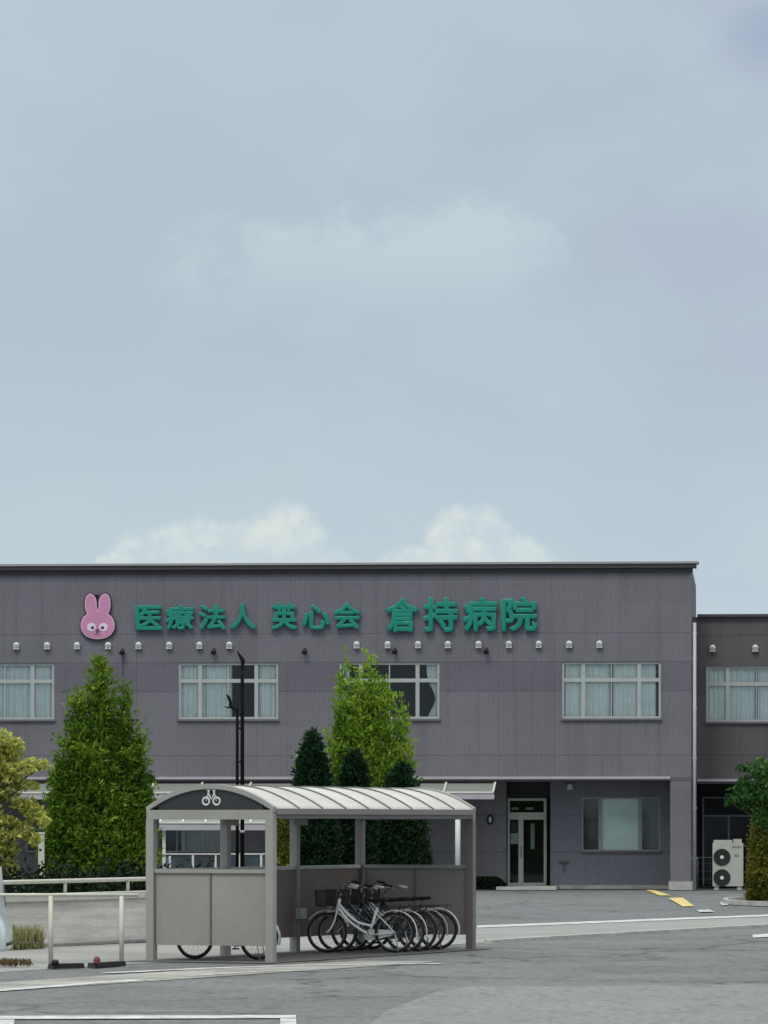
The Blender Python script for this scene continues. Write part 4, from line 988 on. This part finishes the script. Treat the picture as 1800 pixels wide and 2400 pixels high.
# white canopy post seen in the far gap of the shelter
kk = F / 149.2; wp = thing('canopy_column', 'white round column standing under the glazed canopy behind the shelter', 'column', ((1073 - CX) / kk, 149.2, 0))
MB().tube([(0, 0, 0), (0, 0, H + (HY - 1872) / kk)], .085, 14).build('shaft', M['white'], wp); MB().box(-.15, .15, -.15, .15, 0, .05).build('base', M['kerb'], wp)
# outdoor unit
ux0, ux1 = fx(1670), fx(1742); uz0, uz1 = .12, fz(1976)
ac = thing('outdoor_unit', 'pale two fan air conditioner outdoor unit in front of the dark wing entrance', 'outdoor unit', B((ux0 + ux1) / 2, .2, 0), -TH)
hw = (ux1 - ux0) / 2
MB().box(-hw, hw, 0, .36, uz0, uz1).build('casing', M['ac'], ac)
MB().box(-hw + .05, -hw + .2, .03, .33, 0, uz0 - .002).build('foot', M['kerb'], ac); MB().box(hw - .2, hw - .05, .03, .33, 0, uz0 - .002).build('foot', M['kerb'], ac)
MB().box(-hw + .03, hw - .35, .02, .34, uz1 + .002, uz1 + .10).build('top_cover', M['ac'], ac); MB().box(hw - .32, hw - .05, .05, .34, uz1 + .002, uz1 + .13).build('top_cover', M['ac'], ac)
for py in (2009, 2057):
    z = fz(py); cx = -hw + .30
    fg = MB().tube([(cx, -.001, z), (cx, -.012, z)], .272, 28).build('fan', mat('fan_dark', (.012, .013, .014), .6), ac)
    g_ = MB()
    for r_ in (.265, .225, .18, .13): g_.ring((cx, -.03, z), r_, .005, 'y', 28, 5)
    for i in range(12): a = i * math.pi / 6; g_.bar((cx + .05*math.cos(a), -.028, z + .05*math.sin(a)), (cx + .27*math.cos(a), -.028, z + .27*math.sin(a)), .005)
    g_.build('grille', M['acdark'], fg)
    MB().tube([(cx, -.014, z), (cx, -.04, z)], .06, 16).build('hub', M['white'], fg)
MB().box(hw - .36, hw - .06, -.004, -.001, uz1 - .16, uz1 - .09).build('badge', mat('dark_badge', (.2, .21, .19), .5), ac); MB().box(hw - .28, hw - .14, -.004, -.001, uz1 - .45, uz1 - .36).build('badge', mat('grey_badge', (.2, .21, .19), .5), ac)
# wire fence beside the unit
wf = thing('wire_fence', 'thin dark wire fence between the downpipe and the outdoor unit', 'fence', B(.2, .5, 0), -TH)
wm_ = MB(); 
for x in (0, 2.4): wm_.tube([(x, 0, 0), (x, 0, 1.05)], .018, 6)
wm_.bar((0, 0, 1.04), (2.4, 0, 1.04), .02); 
for i in range(12): wm_.bar((i * .2, 0, .05), (i * .2, 0, 1.03), .006)
for z in (.1, .35, .6, .85): wm_.bar((0, 0, z), (2.4, 0, z), .006)
wm_.build('mesh', mat('dull_wire', (.10, .11, .12), .5), wf)

# white car, mostly outside the frame: its rear end shows at the left edge
YV = 73.5; kc = F / YV
car = thing('parked_car', 'white boxy hatchback whose rear bumper shows at the left edge', 'car', ((22 - CX) / kc, YV, 0), 0)
prof = [(-3.38, .22), (-3.42, .45), (-3.36, .72), (-3.2, .86), (-2.62, .98), (-2.05, 1.50), (-1.8, 1.56), (-.32, 1.55), (-.17, 1.48), (-.125, 1.0), (-.11, .76), (-.05, .60), (-.005, .5), (0, .24), (-.04, .18), (-3.3, .18)]
def car_hw(z): return .735 if z < .95 else .735 - (z - .95) * .22
cbm = MB(); n = len(prof)
sm2 = [Vector((x, 0, z)) for x, z in prof]; n = len(sm2)
vs = []
for y in (-1, -.9, .9, 1):
    for p in sm2:
        ins = .0 if abs(y) < 1 else .0
        sx = p.x if abs(y) < 1 else p.x * .985 - .025
        vs.append((sx, y * car_hw(p.z), p.z if abs(y) < 1 else .2 + (p.z - .2) * .985))
fs = [tuple(range(n)), tuple(range(4*n-1, 3*n-1, -1))]
for j in range(3): fs += [(j*n+i, j*n+(i+1)%n, (j+1)*n+(i+1)%n, (j+1)*n+i) for i in range(n)]
cbm.add(vs, fs, True); cbo = cbm.build('body', M['car'], car)
for s in (-1, 1):
    y = s * .69
    gm = MB()
    for poly in ([(-2.5, 1.0), (-2.02, 1.43), (-1.42, 1.46), (-1.42, 1.0)], [(-1.34, 1.0), (-1.34, 1.46), (-.36, 1.44), (-.28, 1.02)]):
        gm.add([(x, s * (car_hw(z) + .006), z) for x, z in poly], [(0, 1, 2, 3)])
    gm.build('side_window', M['gable'], car, fix=False)
    for x in (-2.85, -.62):
        wo_ = MB().tube([(x, s * .58, .29), (x, s * .745, .29)], .29, 24).build('wheel', M['rubber'], car)
        MB().tube([(x, s * .746, .29), (x, s * .756, .29)], .18, 20).build('rim', M['chrome'], wo_)
    MB().add([(-.11, s*.52, .85), (-.105, s*.66, .85), (-.13, s*.65, 1.2), (-.14, s*.52, 1.2)], [(0, 1, 2, 3)]).build('tail_light', M['red'], car, fix=False)
MB().box(-.05, .012, -.62, .62, .26, .31).build('bumper_strip', M['rubber'], car)
